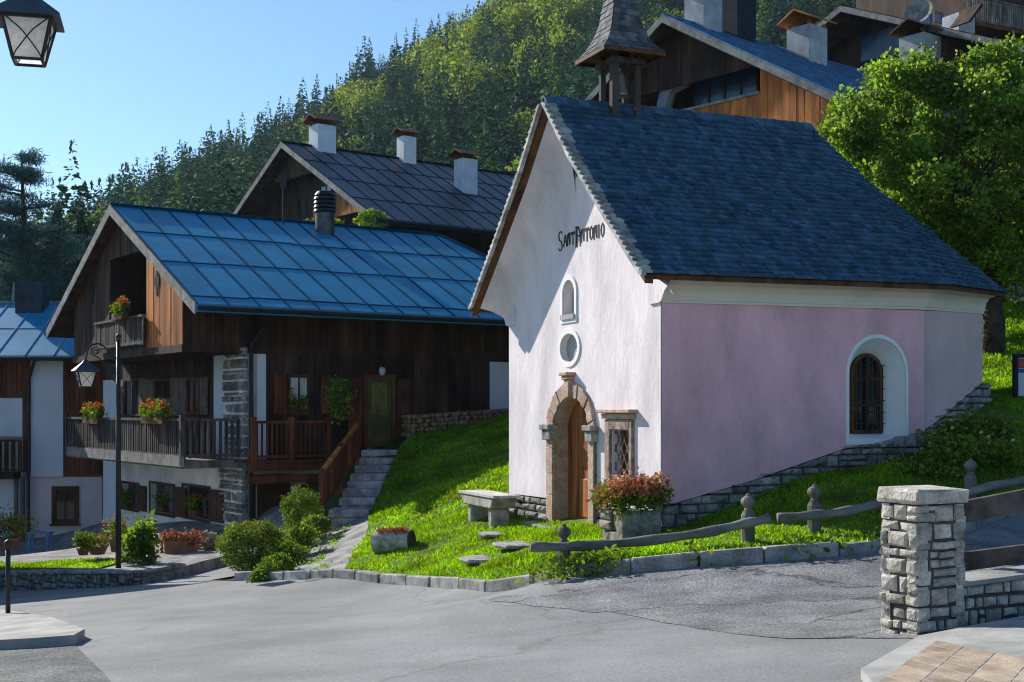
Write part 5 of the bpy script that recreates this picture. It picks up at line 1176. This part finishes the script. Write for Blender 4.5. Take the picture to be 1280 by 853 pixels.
m = MB(); PR.box(m, .02, pw-.02, zb, ztp-.01, -pd+.02, -.02); m.build('mortar_core', m_mortar, pil)
m = MB(); PR.box(m, -.02, pw+.02, ztp+.004, ztop, -pd-.02, .02); m.build('capstone', m_pale, pil, bevel=.018, rough=.006)
wl_ = thing('stone_wall', PR.p(1.5, -1.8, 0), 'low pale rubble garden wall running right from the stone pillar', 'wall')
WR = PR.shift(pw+.005, -.06); WLN = 3.2; WR2 = Fr(tuple(WR.o[:2]), 66.)
z1a, z1b = (HY-729)/F_*10.1, (HY-729)/F_*10.1+.33
topw = lambda a: z1a-.03+.10*a*.45
m = MB(); stones(m, WR2, 0, WLN, zb-.15, z1a+.25, out=0, depth=.12, row=.125, jit=.012, asp=1.15, gap=.026, zt=topw); m.build('stonework', m_pale, wl_)
m = MB(); WR2.prism(m, [(0.,zb-.3),(WLN,zb-.3),(WLN,topw(WLN)-.012),(0.,topw(0)-.012)], -.22, -.03); m.build('mortar_core', m_mortar, wl_)
m = MB(); WR2.prism(m, [(0.0,topw(0)-.005),(WLN,topw(WLN)-.005),(WLN,topw(WLN)+.035),(0.0,topw(0)+.035)], -.36, .015); m.build('coping', m_concrete, wl_, bevel=.008)
pf = thing('plank_fence', PR.p(1.5, -1.2, -.5), 'dark two plank timber barrier rising behind the stone wall', 'fence')
PFr = Fr(tuple(at(1195,700,10.9)[:2]), 72.); 
def pk(y0, y1, y2, y3, name):
    a1 = PFr.hit(1280,700)[0]; z = [PFr.hit(1200,y0)[1], PFr.hit(1280,y1)[1], PFr.hit(1280,y3)[1], PFr.hit(1200,y2)[1]]; e = 2.4; 
    s_ = (z[1]-z[0])/(a1-.03); s2 = (z[2]-z[3])/(a1-.03)
    m = MB(); PFr.prism(m, [(-.1,z[0]-.1*s_),(e,z[0]+s_*e),(e,z[3]+s2*e),(-.1,z[3]-.1*s2)], -.06, .0); m.build(name, m_oldwood if 0 else pmat(name+'_wood', (.12,.10,.085), var=.35, scale=4, bump=.4), pf)
pk(629,613,656,640,'upper_plank'); pk(692,682,716,704,'lower_plank')
for a in (.0, 1.25, 2.35):
    m = MB(); z = PFr.hit(1200,640)[1]; PFr.box(m, a-.05, a+.05, -1.75, z+.02+.03*a*4, -.17, -.065); m.build('post', MATS['upper_plank_wood'], pf)
# paving in the right corner
m_tile = pmat('paving_stone', (.36,.28,.21), rough=.85, var=.3, scale=3, island=.22, bump=.4, bscale=30, bdist=.008, fine=.15)
tp = [G(1076,845), G(1150,802), G(1176,797), (5.6,11.0), (8,12), (8,6.5), (2.0,6.5)]
drape('paved_corner', tp, .12, .045, m_concrete, skirt=.2)
o0 = V3((*G(1168,806), 0)); e = V3((*G(1300,835), 0))-o0; e /= np.linalg.norm(e); f = V3((*G(1118,842), 0))-o0; f /= np.linalg.norm(f)
m = MB(); L1, L2 = .40, .21
for i in range(12):
    for j in range(14):
        j0 = j*L2+.06; i0 = i*L1+.05+((j % 2)*.0); P = [o0+e*(i0+.012)+f*(j0+.012), o0+e*(i0+L1-.012)+f*(j0+.012), o0+e*(i0+L1-.012)+f*(j0+L2-.012), o0+e*(i0+.012)+f*(j0+L2-.012)]
        if max(p[1] for p in P) > 10.6 or min(p[1] for p in P) < 6.6: continue
        P = [V3((p[0],p[1],h(p[0],p[1])+.0435)) for p in P]; m.prism(P, (0,0,.004))
m.build('paving_stones', m_tile, at=o0)['kind'] = 'structure'
# log fence
lf = thing('log_fence', gp(935,683), 'weathered grey log rail fence with knobbed posts along the kerb', 'fence')
posts = [(705,712,655,15.75),(935,684,617,15.8),(1018,671,605,16.0),(1213,642,573,17.2)]
for x, yb, yt, Y in posts:
    b = V3(at(x,yb,Y)); t = V3(at(x,yt,Y)); hh = t[2]-b[2]; kn = .17; m = MB(); w = .083
    m.lathe(b-V3((0,0,.15)), [(w,0),(w*1.02,.15+hh-kn-.10),(w*.8,.15+hh-kn-.07),(w*.75,.15+hh-kn-.05)], 10)
    m.lathe(b+V3((0,0,hh-kn-.05)), [(.045,0),(.05,.02),(.035,.04),(.055,.06),(.085,.10),(.088,.13),(.065,.17),(.03,.19),(.02,.215),(.0,.22)], 12)
    m.build('post', m_oldwood, lf, smooth=False)
for i, pth in enumerate(([(663,684,15.55),(720,683,15.6),(800,677,15.6),(880,666,15.65),(930,655,15.68),(962,648,15.7)], [(972,648,15.85),(1018,644,15.85),(1060,639,15.95),(1100,630,16.1),(1150,622,16.5)], [(1190,622,17.0),(1240,608,17.2),(1330,592,17.6)])):
    m = MB(); P = spline([at(*p) for p in pth], 5); m.tube(P, [.06+.008*math.sin(k*1.3+i) for k in range(len(P))], 10); m.build('rail', pmat('rail_wood%s' % 'abc'[i], (.24,.225,.205), var=.4, scale=5, stretch=(.3,1,1), bump=.6, bscale=40), lf, smooth=True)
# bench
bn = thing('stone_bench', gp(636,664), 'pale stone bench with slatted top against the chapel facade', 'bench')
Bf = Fr(tuple(CF.p(CF.hit(612,640,.95)[0], 0, .95)[:2]), CB+90); Bf.A, Bf.N = CF.A.copy(), CF.N.copy()
bw_ = 1.42; zt_ = (HY-633)/F_*22.0; zbn = zt_-.48
Bf = CF.shift(-0.42, .32)
bz = -1.50
m = MB(); Bf.prism(m, [(.15,bz-.20),(1.45,bz-.20),(1.6,bz-.02),(0,bz-.02)], .0, .46); m.build('seat_base', pmat('bench_stone', (.40,.38,.34), var=.3, scale=5, bump=.7, fine=.2), bn, bevel=.02)
m = MB()
for k in range(4): Bf.box(m, -.05, 1.66, bz-.015, bz+.035, -.02+k*.128, .10+k*.128)
m.build('seat', pmat('bench_slat', (.52,.50,.46), var=.25, scale=5, island=.15, bump=.4), bn, bevel=.006)
for a in (.22, 1.2):
    m = MB(); Bf.box(m, a, a+.17, bz-.62, bz-.2, .06, .40); m.build('leg', MATS['bench_stone'], bn, bevel=.03)
# planter beside the door
pt = thing('stone_planter', gp(786,672), 'rough square stone planter full of rusty orange flowers by the chapel corner', 'planter')
Pf = CF.shift(CF.hit(751,650,.74)[0], .12); pz0, pz1 = -2.0, -1.40; PW = .66
m = MB(); mo = MB(); stones(m, Pf, 0, PW, pz0, pz1, out=.62, depth=.25, row=.26, jit=.03, gap=.01)
Sf = Fr(tuple(Pf.p(PW, 0, .62)[:2]), CB); stones(m, Sf, 0, .62, pz0, pz1, out=0.0, depth=.2, row=.5, jit=.02, asp=3, gap=.012); Pf.box(mo, .04, PW-.04, pz0-.1, pz1-.04, .02, .58)
m.build('planter_wall', pmat('planter_stone', (.27,.25,.20), var=.4, scale=5, bump=.9, bscale=20, fine=.3, island=.15), pt); mo.build('soil', m_mortar, pt)
sp0 = [(a, o_) for a in (.02,.22,.44,.66) for o_ in (.05,.32,.6)]
C = np.concatenate([blob_pts(Pf.p(a, pz1+.12+random.uniform(-.04,.1), o_), (.17,.17,.17), 230, .25, .4) for a, o_ in sp0]); npmesh('foliage', *leaf_quads(C, .055, asp=.7), m_leaf, pt)
D = np.concatenate([blob_pts(Pf.p(a, pz1+.24+random.uniform(-.06,.13), o_), (.17,.17,.14), 190, .5, .5) for a, o_ in sp0]); npmesh('flowers', *leaf_quads(D, .05, asp=1.), m_dryflower, pt)
# hollow log with flowers
lg = thing('log_planter', gp(492,693), 'hollow birch log planter with dry red flowers lying on the lawn', 'planter')
c = gp(492,692)+V3((0,0,.20)); ax = V3((.93,-.30,.06)); ax /= np.linalg.norm(ax); L = .33
m = MB(); m.tube([c-ax*L, c-ax*L*.5, c+ax*L*.5, c+ax*L], [.20,.205,.205,.20], 18); m.build('log', pmat('birch_bark', (.50,.46,.38), var=.4, scale=6, bump=.6, fine=.2), lg)
m = MB(); m.tube([c+ax*(L-.01), c+ax*(L+.012)], .19, 18); m.build('log_end', pmat('shaded_end', (.05,.06,.03), var=.4, scale=6, bump=.7), lg)  # end face turned from the sun, its shade put into the colour
D = np.concatenate([blob_pts(c+ax*t+V3((0,-.03,.17)), (.10,.11,.06), 300, .2, .4) for t in np.linspace(-.2,.2,5)]); npmesh('flowers', *leaf_quads(D, .045, asp=1.), m_dryflower, lg)
# flat stepping stones in the grass
for i, (x, y, rx, ry) in enumerate(((646,690,.38,.22),(600,708,.34,.2),(618,676,.3,.16))):
    g = gp(x,y); m = MB(); n = 9; base = [(g[0]+rx*math.cos(t)*random.uniform(.8,1.1), g[1]+ry*2*math.sin(t)*random.uniform(.8,1.1), g[2]+.08) for t in np.linspace(0,6.28,n,endpoint=False)]
    m.prism(base, (0,0,.05)); tag(m.build('stepping_stone', m_stonegrey, at=g, bevel=.015), ('flat stepping stone in the grass nearest the fence post','flat stepping stone lowest on the lawn slope','flat stepping stone below the stone bench')[i], 'stone')
# street lamp at the left
lx, ly = G(148,728); lb = V3((lx, ly, h(lx,ly))); lyb = ly
def LP(px, py, d=0.): return V3(((px-CX)/F_*ly, ly+d, (HY-py)/F_*ly))
lamp = thing('street_lamp', lb, 'tall black lamp post with scrolled iron arm and hanging lantern', 'street lamp')
topz = LP(147,420)[2]; m = MB(); m.tube([lb, V3((lx,ly,topz-.1))], [.06,.042], 12); m.lathe((lx,ly,topz-.12), [(.03,0),(.06,.02),(.03,.05),(.055,.09),(.055,.13),(.0,.17)], 12); m.lathe(lb, [(.1,-.1),(.1,.12),(.065,.2)], 12); m.build('post', m_iron, lamp, smooth=True)
arm = spline([LP(147,462), LP(143,448), LP(135,438) , LP(124,430), LP(113,433), LP(109,441), LP(107,452)], 6); m = MB(); m.tube(arm, .018, 6)
sp_ = [LP(136+ (9-k*.30)*math.cos(k*.55)*.9, 460+(9-k*.30)*math.sin(k*.55)) for k in range(26)]; m.tube(sp_, .014, 6); sp2 = [LP(120+(6-k*.25)*math.cos(k*.6+2), 439+(6-k*.25)*math.sin(k*.6+2)) for k in range(18)]; m.tube(sp2, .012, 6); m.tube(spline([LP(147,478), LP(136,470), LP(128,452), LP(117,444)],5), .014, 6)
m.build('scroll_arm', m_iron, lamp)
def lantern(root, top, s, yaw, name='lantern'):
    """top: where the cap's apex is; s: width of the cap."""
    T = lambda x,y,z: V3(top)+V3((math.cos(yaw)*x-math.sin(yaw)*y, math.sin(yaw)*x+math.cos(yaw)*y, z)); q = [(-1,-1),(1,-1),(1,1),(-1,1)]
    m = MB(); e = s*.5; z0 = -s*.40; m.add([T(a*e,b*e,z0-.02*s) for a,b in q]+[T(a*e,b*e,z0+.015*s) for a,b in q]+[T(a*s*.13,b*s*.13,-.04*s) for a,b in q]+[T(a*s*.08,b*s*.08,.05*s) for a,b in q], [(3,2,1,0)]+[(4*r+i,4*r+(i+1)%4,4*r+4+(i+1)%4,4*r+4+i) for r in range(3) for i in range(4)]+[(12,13,14,15)])
    cap = m.build('lantern_cap', pmat(name+'_cap', (.025,.04,.06), rough=.45, var=.25, spec=.5) if name+'_cap' not in MATS else MATS[name+'_cap'], root)
    w0, w1, zb_ = s*.37, s*.215, z0-s*.66; m = MB()
    for i in range(4):
        a, b = q[i]; c_, d_ = q[(i+1)%4]; m.bar(T(a*w0,b*w0,z0), T(a*w1,b*w1,zb_), s*.04, s*.04); m.bar(T(a*w1,b*w1,zb_), T(c_*w1,d_*w1,zb_), s*.04, s*.04); m.bar(T(a*w0,b*w0,z0-.03*s), T(c_*w0,d_*w0,z0-.03*s), s*.04, s*.05)
        o_ = 1.03
        for k0,k1 in ((0,1),(1,0)):
            pp = []
            for t in np.linspace(0,1,7):
                wv = w0*(1-t)+w1*t; u = (k0*(1-t)+k1*t); u = .5+(u-.5)*(1 if abs(u-.5) > .3 else .9)
                x = (a*(1-u)+c_*u)*wv*o_; y = (b*(1-u)+d_*u)*wv*o_; pp.append(T(x,y,z0*(1-t)+zb_*t))
            m.tube(pp, s*.011, 5)
    m.build('lantern_frame', m_iron, root)
    for i in range(4):
        a, b = q[i]; c_, d_ = q[(i+1)%4]; g = MB(); g.add([T(a*w0*.97,b*w0*.97,z0), T(c_*w0*.97,d_*w0*.97,z0), T(c_*w1*.97,d_*w1*.97,zb_), T(a*w1*.97,b*w1*.97,zb_)], [(0,1,2,3)]); g.build('lantern_pane', m_frost, root)
m_frost = pmat('frosted_pane', (.80,.78,.75), rough=.5, var=.12, scale=30, trans=.6)
ltop = LP(107,450); lantern(lamp, ltop-V3((0,0,.03)), .50, .5)
# lantern in the upper left corner, on a wall arm beyond the frame
Yf = 7.0; ft = V3(((36-CX)/F_*Yf, Yf, (HY+6)/F_*Yf)); fl = thing('hanging_lantern', ft, 'large dark blue lantern hanging close by in the upper left corner', 'lantern')
lantern(fl, ft, .345, .26, 'near_lantern'); m = MB(); m.tube([ft, ft+V3((0,0,.25)), ft+V3((-.4,.05,.4)), ft+V3((-2.3,.1,.35))], .02, 8); m.build('arm', m_iron, fl); m = MB(); q = ft+V3((-2.3,.1,.45)); m.tube([(q[0],q[1],h(q[0],q[1])), q], [.065,.045], 12); m.build('post', m_iron, fl)
# bollard on the left pavement
bx, by = G(10,775); bb = V3((bx,by,h(bx,by)+.06)); hb = 95/F_*by; bo = thing('bollard', bb, 'slim black iron bollard on the left pavement', 'bollard')
m = MB(); m.tube([bb-V3((0,0,.1)), bb+V3((0,0,hb-.12))], .036, 12); m.lathe(bb+V3((0,0,hb-.14)), [(.045,0),(.06,.02),(.045,.05),(.06,.08),(.05,.12),(.0,.15)], 12); m.build('post', m_iron, bo, smooth=True)
# low curved stone wall of the terrace
lw = thing('terrace_wall', V3((-8.3,25.85,h(-8.3,25.85))), 'low curved dry stone wall with slab coping around the left terrace', 'wall')
m = MB(); cpn = MB(); co_ = MB()
for i in range(len(LOWWALL)-1):
    p, q = LOWWALL[i], LOWWALL[i+1]; d = q-p; fr = Fr(tuple(p), math.degrees(math.atan2(d[0], d[1]))); l = float(np.linalg.norm(d)); z = h(*p); z2 = h(*q); zt_w = float(wall_top(p[0]))
    stones(m, fr, 0, l, z-.1, zt_w-.07, out=.0, depth=.2, row=.16, jit=.025, asp=.9, gap=.03); fr.box(co_, 0, l, z-.2, zt_w-.08, -.3, -.05); fr.box(cpn, .006, l-.006, zt_w-.065, zt_w, -.36, .05)
m.build('stonework', m_rubble, lw); co_.build('mortar_core', m_mortar, lw); cpn.build('coping', m_stonegrey, lw, bevel=.012)
# terrace clutter
def pot(loc, r, hh, label, leafn=400, flower=None, name='flower_pot', leaf=None, lh=.4, potmat=None, cat='plant pot', lr=None, lsize=.06, group=None):
    t = thing(name, loc, label, cat, group); m = MB(); m.lathe(loc, [(r*.7,0),(r,hh*.9),(r*1.08,hh*.9),(r*1.08,hh),(r*.9,hh)], 14); m.build('pot', potmat or m_terracotta, t)
    lr = lr or r*1.5; C = blob_pts(V3(loc)+V3((0,0,hh+lh*.5)), (lr,lr,lh*.6), leafn, .2, .4); npmesh('foliage', *leaf_quads(C, lsize, asp=.7), leaf or m_leaf, t)
    if flower is not None:
        D = blob_pts(V3(loc)+V3((0,0,hh+lh*.62)), (lr*1.02,lr*1.02,lh*.55), leafn//3, .85, .4); npmesh('flowers', *leaf_quads(D, lsize*.8, asp=1.), flower, t)
    return t
def onz(px, py, Y): return V3(at(px,py,Y))
lp = thing('tall_leafy_plant', onz(172,706,27.2), 'tall bright green large leaved plant beside the lamp post', 'plant')
m = MB(); C = []
for k in range(14):
    b = onz(159+k*2.5, 706, 27.2+random.uniform(-.25,.25)); t_ = b+V3((random.uniform(-.12,.12), random.uniform(-.1,.1), random.uniform(.5,.98))); m.tube([b, t_], [.012,.006], 5); C += [blob_pts(b*(1-u)+t_*u, (.19,.19,.10), 7, .2, .3) for u in np.linspace(.25,1,6)]
m.build('stems', m_leaf, lp); npmesh('leaves', *leaf_quads(np.concatenate(C), .15, asp=.75, up=1), m_treeleaf, lp)
pot(onz(146,690,28.2), .17, .3, 'terracotta pot of faded red flowers left of the tall leafy plant', 500, m_dryflower, lh=.4)
pot(onz(104,694,28.6), .14, .15, 'low pot with bright green plant at the edge of the terrace lawn', 500, None, lh=.35)
pot(onz(122,693,29.0), .22, .18, 'low bowl of rusty flowers by the terrace lawn', 600, m_dryflower, lh=.25, lr=.4)
pot(onz(12,690,27.5), .22, .3, 'leafy flower pot at the far left of the terrace', 900, m_flower_red, lh=.5, lr=.45)
tr_ = thing('brick_planter', onz(226,703,29.0), 'brown planter of dried rusty flowers by the white house wall', 'planter')
m = MB(); b = onz(226,703,29.3); m.box(b+V3((0,0,.26)), (.72,.4,.5), yaw=.3); m.build('trough', m_terracotta, tr_, bevel=.02); D = np.concatenate([blob_pts(b+V3((x,0,.55)), (.2,.2,.16), 320, .3, .4) for x in (-.3,-.1,.1,.3)]); npmesh('flowers', *leaf_quads(D, .06, asp=.9), m_dryflower, tr_)
pot(onz(262,700,29.6), .12, .26, 'pale pointed leaf plant in a pot beside the brown planter', 160, None, lh=.35, leaf=pmat('pale_leaf', (.35,.30,.22), var=.2, trans=.2), lsize=.16)
pot(onz(250,700,30.2), .12, .36, 'small plain terracotta pot at the white wall foot', 60, None, lh=.12)
wb = thing('white_bench', onz(200,690,30.5), 'low white stone slab seat at the house wall', 'bench'); m = MB(); b = onz(200,690,30.5); m.box(b+V3((0,0,.30)), (1.1,.4,.08), yaw=.25); m.build('seat', m_whitepaint, wb, bevel=.01)
for s in (-.4,.4):
    m = MB(); m.box(b+V3((s*.97,s*.25,.05)), (.12,.34,.44), yaw=.25); m.build('leg', m_rubble, wb)
lst = thing('log_pile', onz(206,700,29.6), 'short stack of round logs standing beside the white slab seat', 'log pile'); m = MB()
for i in range(5):
    for j in range(5):
        c = onz(203,700,29.4)+V3((-.02+j*.095, 0, .06+i*.092)); m.tube([c, c+V3((-.1,.35,0))], .045*random.uniform(.8,1.05), 8)
lst_o = m.build('logs', m_log, lst); lst_o['kind'] = 'stuff'
st = thing('blue_stool', onz(50,684,42), 'small pale blue stool against the pink ground floor wall', 'stool'); b = onz(50,686,42); m = MB(); m.box(b+V3((0,0,.52)), (.75,.45,.06)); m.build('seat', pmat('blue_paint', (.18,.32,.55), var=.1), st)
for sx in (-.3,.3):
    for sy in (-.16,.16):
        m = MB(); m.box(b+V3((sx,sy,.2)), (.07,.07,.6)); m.build('leg', MATS['blue_paint'], st)
# flower boxes
fbg = 'flower boxes on the house balconies'
def fb(px, py, fr, out, ln, label, **k):
    a, z = fr.hit(px, py, out); return plant_box(fr.p(a, z, out), ln, fr.yaw, label, **k)
fb(116, 530, HG, BO+.12, 1.5, 'balcony box of red geraniums on the left of the lower balcony', n=1100, lsize=.085, group=None, hgt=.42)
fb(193, 530, HG, BO+.12, 1.7, 'balcony box of orange geraniums in the middle of the lower balcony', n=1300, lsize=.085, hgt=.42)
fb(150, 400, HG, BO+.25, .95, 'small red and green flower box on the loft loggia', n=600, lsize=.085, hgt=.40)
for (x, y), l in zip(((158,637),(203,640),(243,645)), ('small green window plant in the left lower window','small green window plant in the middle lower window','window plant with red blossoms in the right lower window')):
    fb(x, y, HG, .1, .62, l, n=380, lsize=.08, ratio=.02 if x < 240 else .25, hgt=.5)
fb(372, 519, HS, .15, .6, 'flower pot row on the sill of the dark side window', n=260, lsize=.08, ratio=.1)
fb(600, 268, UG, .0, .0+.9, 'unused', n=10) if False else None
shrub('creeper', V3(at(404,279,53)), (.8,.3,.16), 260, 'green and red flowers along the orange balcony front of the slate roof house', lsize=.12, flower=m_flower_red, nf=50, cat='plant', leaf=m_shrub)
# stacked firewood against the dark wall
me = None; FWs = []
w0, w1 = HS.hit(508, 530, .35)[0], HS.hit(640, 525, .35)[0]; a = w0; first = None
while a < w1:
    zb_ = np.interp(a, [w0, w1], [HS.hit(512,537,.35)[1]-.15, HS.hit(634,523,.35)[1]-.25]); zt_ = np.interp(a, [w0,w1], [HS.hit(512,517,.35)[1], HS.hit(634,512,.35)[1]]); z = zb_; row = 0
    while z < zt_:
        p = HS.p(a+(.06 if row % 2 else 0)+random.uniform(-.012,.012), z, .15+random.uniform(-.03,.03)); z += .125; row += 1
        if first is None:
            m = MB(); m.tube([p, p+HS.N*.35], .066, 6); first = tag(m.build('split_log', m_log, at=p), 'split firewood log in the pile stacked against the dark house wall', 'firewood', 'firewood stacked against the house wall')
        else:
            o = first.copy(); COL.objects.link(o); o.location = tuple(p); s = random.uniform(.75,1.12); o.scale = (s,s,s)
    a += .135
# upper stone wall under the tree, info board, dark posts
bk_ = thing('retaining_wall', at(1262,440,31), 'mossy round stone retaining wall under the big green tree', 'wall'); Kf = Fr(tuple(at(1225,440,31)[:2]), 82.); m = MB(); stones(m, Kf, -1, 6, .8, 3.4, out=0, depth=.25, row=.34, jit=.05, asp=1.1, gap=.05); m.build('stonework', m_rubble, bk_); m = MB(); Kf.box(m, -1, 6, .5, 3.35, -.4, -.05); m.build('mortar_core', m_mortar, bk_)
ib = thing('info_board', gp(1277,503,y0=18), 'framed notice board on posts at the right edge of the lawn', 'notice board'); Iy = 22.; Jf = Fr(tuple(at(1267,470,Iy)[:2]), 84.); z0, z1 = (HY-500)/F_*Iy, (HY-443)/F_*Iy
m = MB(); ring(m, Jf, rectp(0,1.2,z0,z1), rectp(.06,1.14,z0+.06,z1-.06), -.05, .05); m.build('frame', pmat('blue_black_frame', (.02,.03,.045), var=.2), ib)
m = MB(); Jf.box(m, .055, 1.145, z0+.055, z1-.055, -.02, .012); m.build('panel', pmat('pale_panel', (.5,.52,.58), var=.05), ib)
m = MB(); Jf.box(m, .08, 1.12, z1-.24, z1-.08, .013, .017); m.build('red_strip', pmat('red_print', (.45,.10,.06), var=.4, scale=8), ib); m = MB(); Jf.box(m, .08, 1.12, z1-.32, z1-.25, .013, .017); m.build('blue_strip', pmat('blue_print', (.08,.15,.40), var=.3, scale=8), ib)
for a in (.03, 1.17):
    m = MB(); Jf.box(m, a-.04, a+.04, z0-.9, z0, -.04, .04); m.build('post', m_iron, ib)

# unseen shed added left of the frame, its gable shaped to shade the road
bs = thing('shadowcaster', (-18,29,-3.5), 'dark timber barn added out of view to shade the road', 'shadowcaster')
m = MB(); m.prism([(-15.3,33,-4.6),(-15.3,33,3.9),(-15.3,29.0,.9),(-15.3,23.5,-1.3),(-15.3,23.5,-4.4)], (-7,0,0)); m.build('body', m_darkwood, bs)
m = MB()
for a, b in (((33.15,4.0),(29.,.98)),((29.,.98),(23.2,-1.3))): m.prism([(-15.15,a[0],a[1]),(-15.15,b[0],b[1]),(-15.15,b[0],b[1]+.12),(-15.15,a[0],a[1]+.12)], (-7.3,0,0))
m.build('roof', m_slatemetal, bs); m = MB(); m.box((-15.28,27.5,-3.2),(.06,1.8,2.1)); m.build('door', m_shutter, bs)

# ------------------------------------------------------------------ camera, sun, sky
cam = bpy.data.cameras.new('camera'); co = bpy.data.objects.new('camera', cam); COL.objects.link(co)
co.location = (0,0,0); co.rotation_euler = (math.radians(90), 0, 0)
cam.sensor_width = 36; cam.lens = 36*F_/1280; cam.shift_y = (HY-426.5)/1280; cam.clip_end = 6000; SC.camera = co
SUN_B, SUN_E = -46., 29.
S = Vector((math.sin(math.radians(SUN_B))*math.cos(math.radians(SUN_E)), math.cos(math.radians(SUN_B))*math.cos(math.radians(SUN_E)), math.sin(math.radians(SUN_E))))
sl = bpy.data.lights.new('sun', 'SUN'); sl.energy = 5.0; sl.angle = math.radians(.53); sl.color = (1, .95, .86)
so = bpy.data.objects.new('sun', sl); COL.objects.link(so); so.rotation_euler = S.to_track_quat('Z', 'Y').to_euler(); so.location = (-30, 20, 40)
wd_ = bpy.data.worlds.new('World'); SC.world = wd_; wd_.use_nodes = True; nt = wd_.node_tree
sk = nt.nodes.new('ShaderNodeTexSky'); sk.sky_type = 'NISHITA'; sk.sun_disc = False; sk.sun_elevation = math.radians(SUN_E); sk.sun_rotation = math.radians(SUN_B)
sk.altitude = 1000; sk.air_density = 1.0; sk.dust_density = .5; sk.ozone_density = 4
bg = nt.nodes['Background']; bg.inputs['Strength'].default_value = .096; tn = nt.nodes.new('ShaderNodeMix'); tn.data_type = 'RGBA'; tn.blend_type = 'MULTIPLY'; tn.inputs[0].default_value = 1; tn.inputs[7].default_value = (.92,1.03,1.02,1); nt.links.new(sk.outputs[0], tn.inputs[6]); nt.links.new(tn.outputs[2], bg.inputs['Color'])
hz = MB(); hz.box((250,420,140), (2600,900,420)); m_haze = bpy.data.materials.new('haze'); m_haze.use_nodes = True; hn = m_haze.node_tree
hn.nodes.remove(hn.nodes['Principled BSDF']); pv_ = hn.nodes.new('ShaderNodeVolumePrincipled'); pv_.inputs['Density'].default_value = .00010; pv_.inputs['Color'].default_value = (.62,.80,1,1); pv_.inputs['Anisotropy'].default_value = .2
hn.links.new(pv_.outputs[0], hn.nodes['Material Output'].inputs['Volume'])
ho = hz.build('haze', m_haze, at=(250,420,140)); ho['kind'] = 'stuff'; ho['label'] = 'thin bluish mountain air'
vs_ = SC.view_settings; vs_.view_transform = 'Standard'; vs_.look = 'None'; vs_.exposure = 0.70; vs_.gamma = 1
SC.cycles.filter_width = 1.1; SC.cycles.use_denoising = True; SC.cycles.max_bounces = 8; SC.cycles.transparent_max_bounces = 8
try: SC.cycles.denoiser = 'OPENIMAGEDENOISE'
except Exception: pass
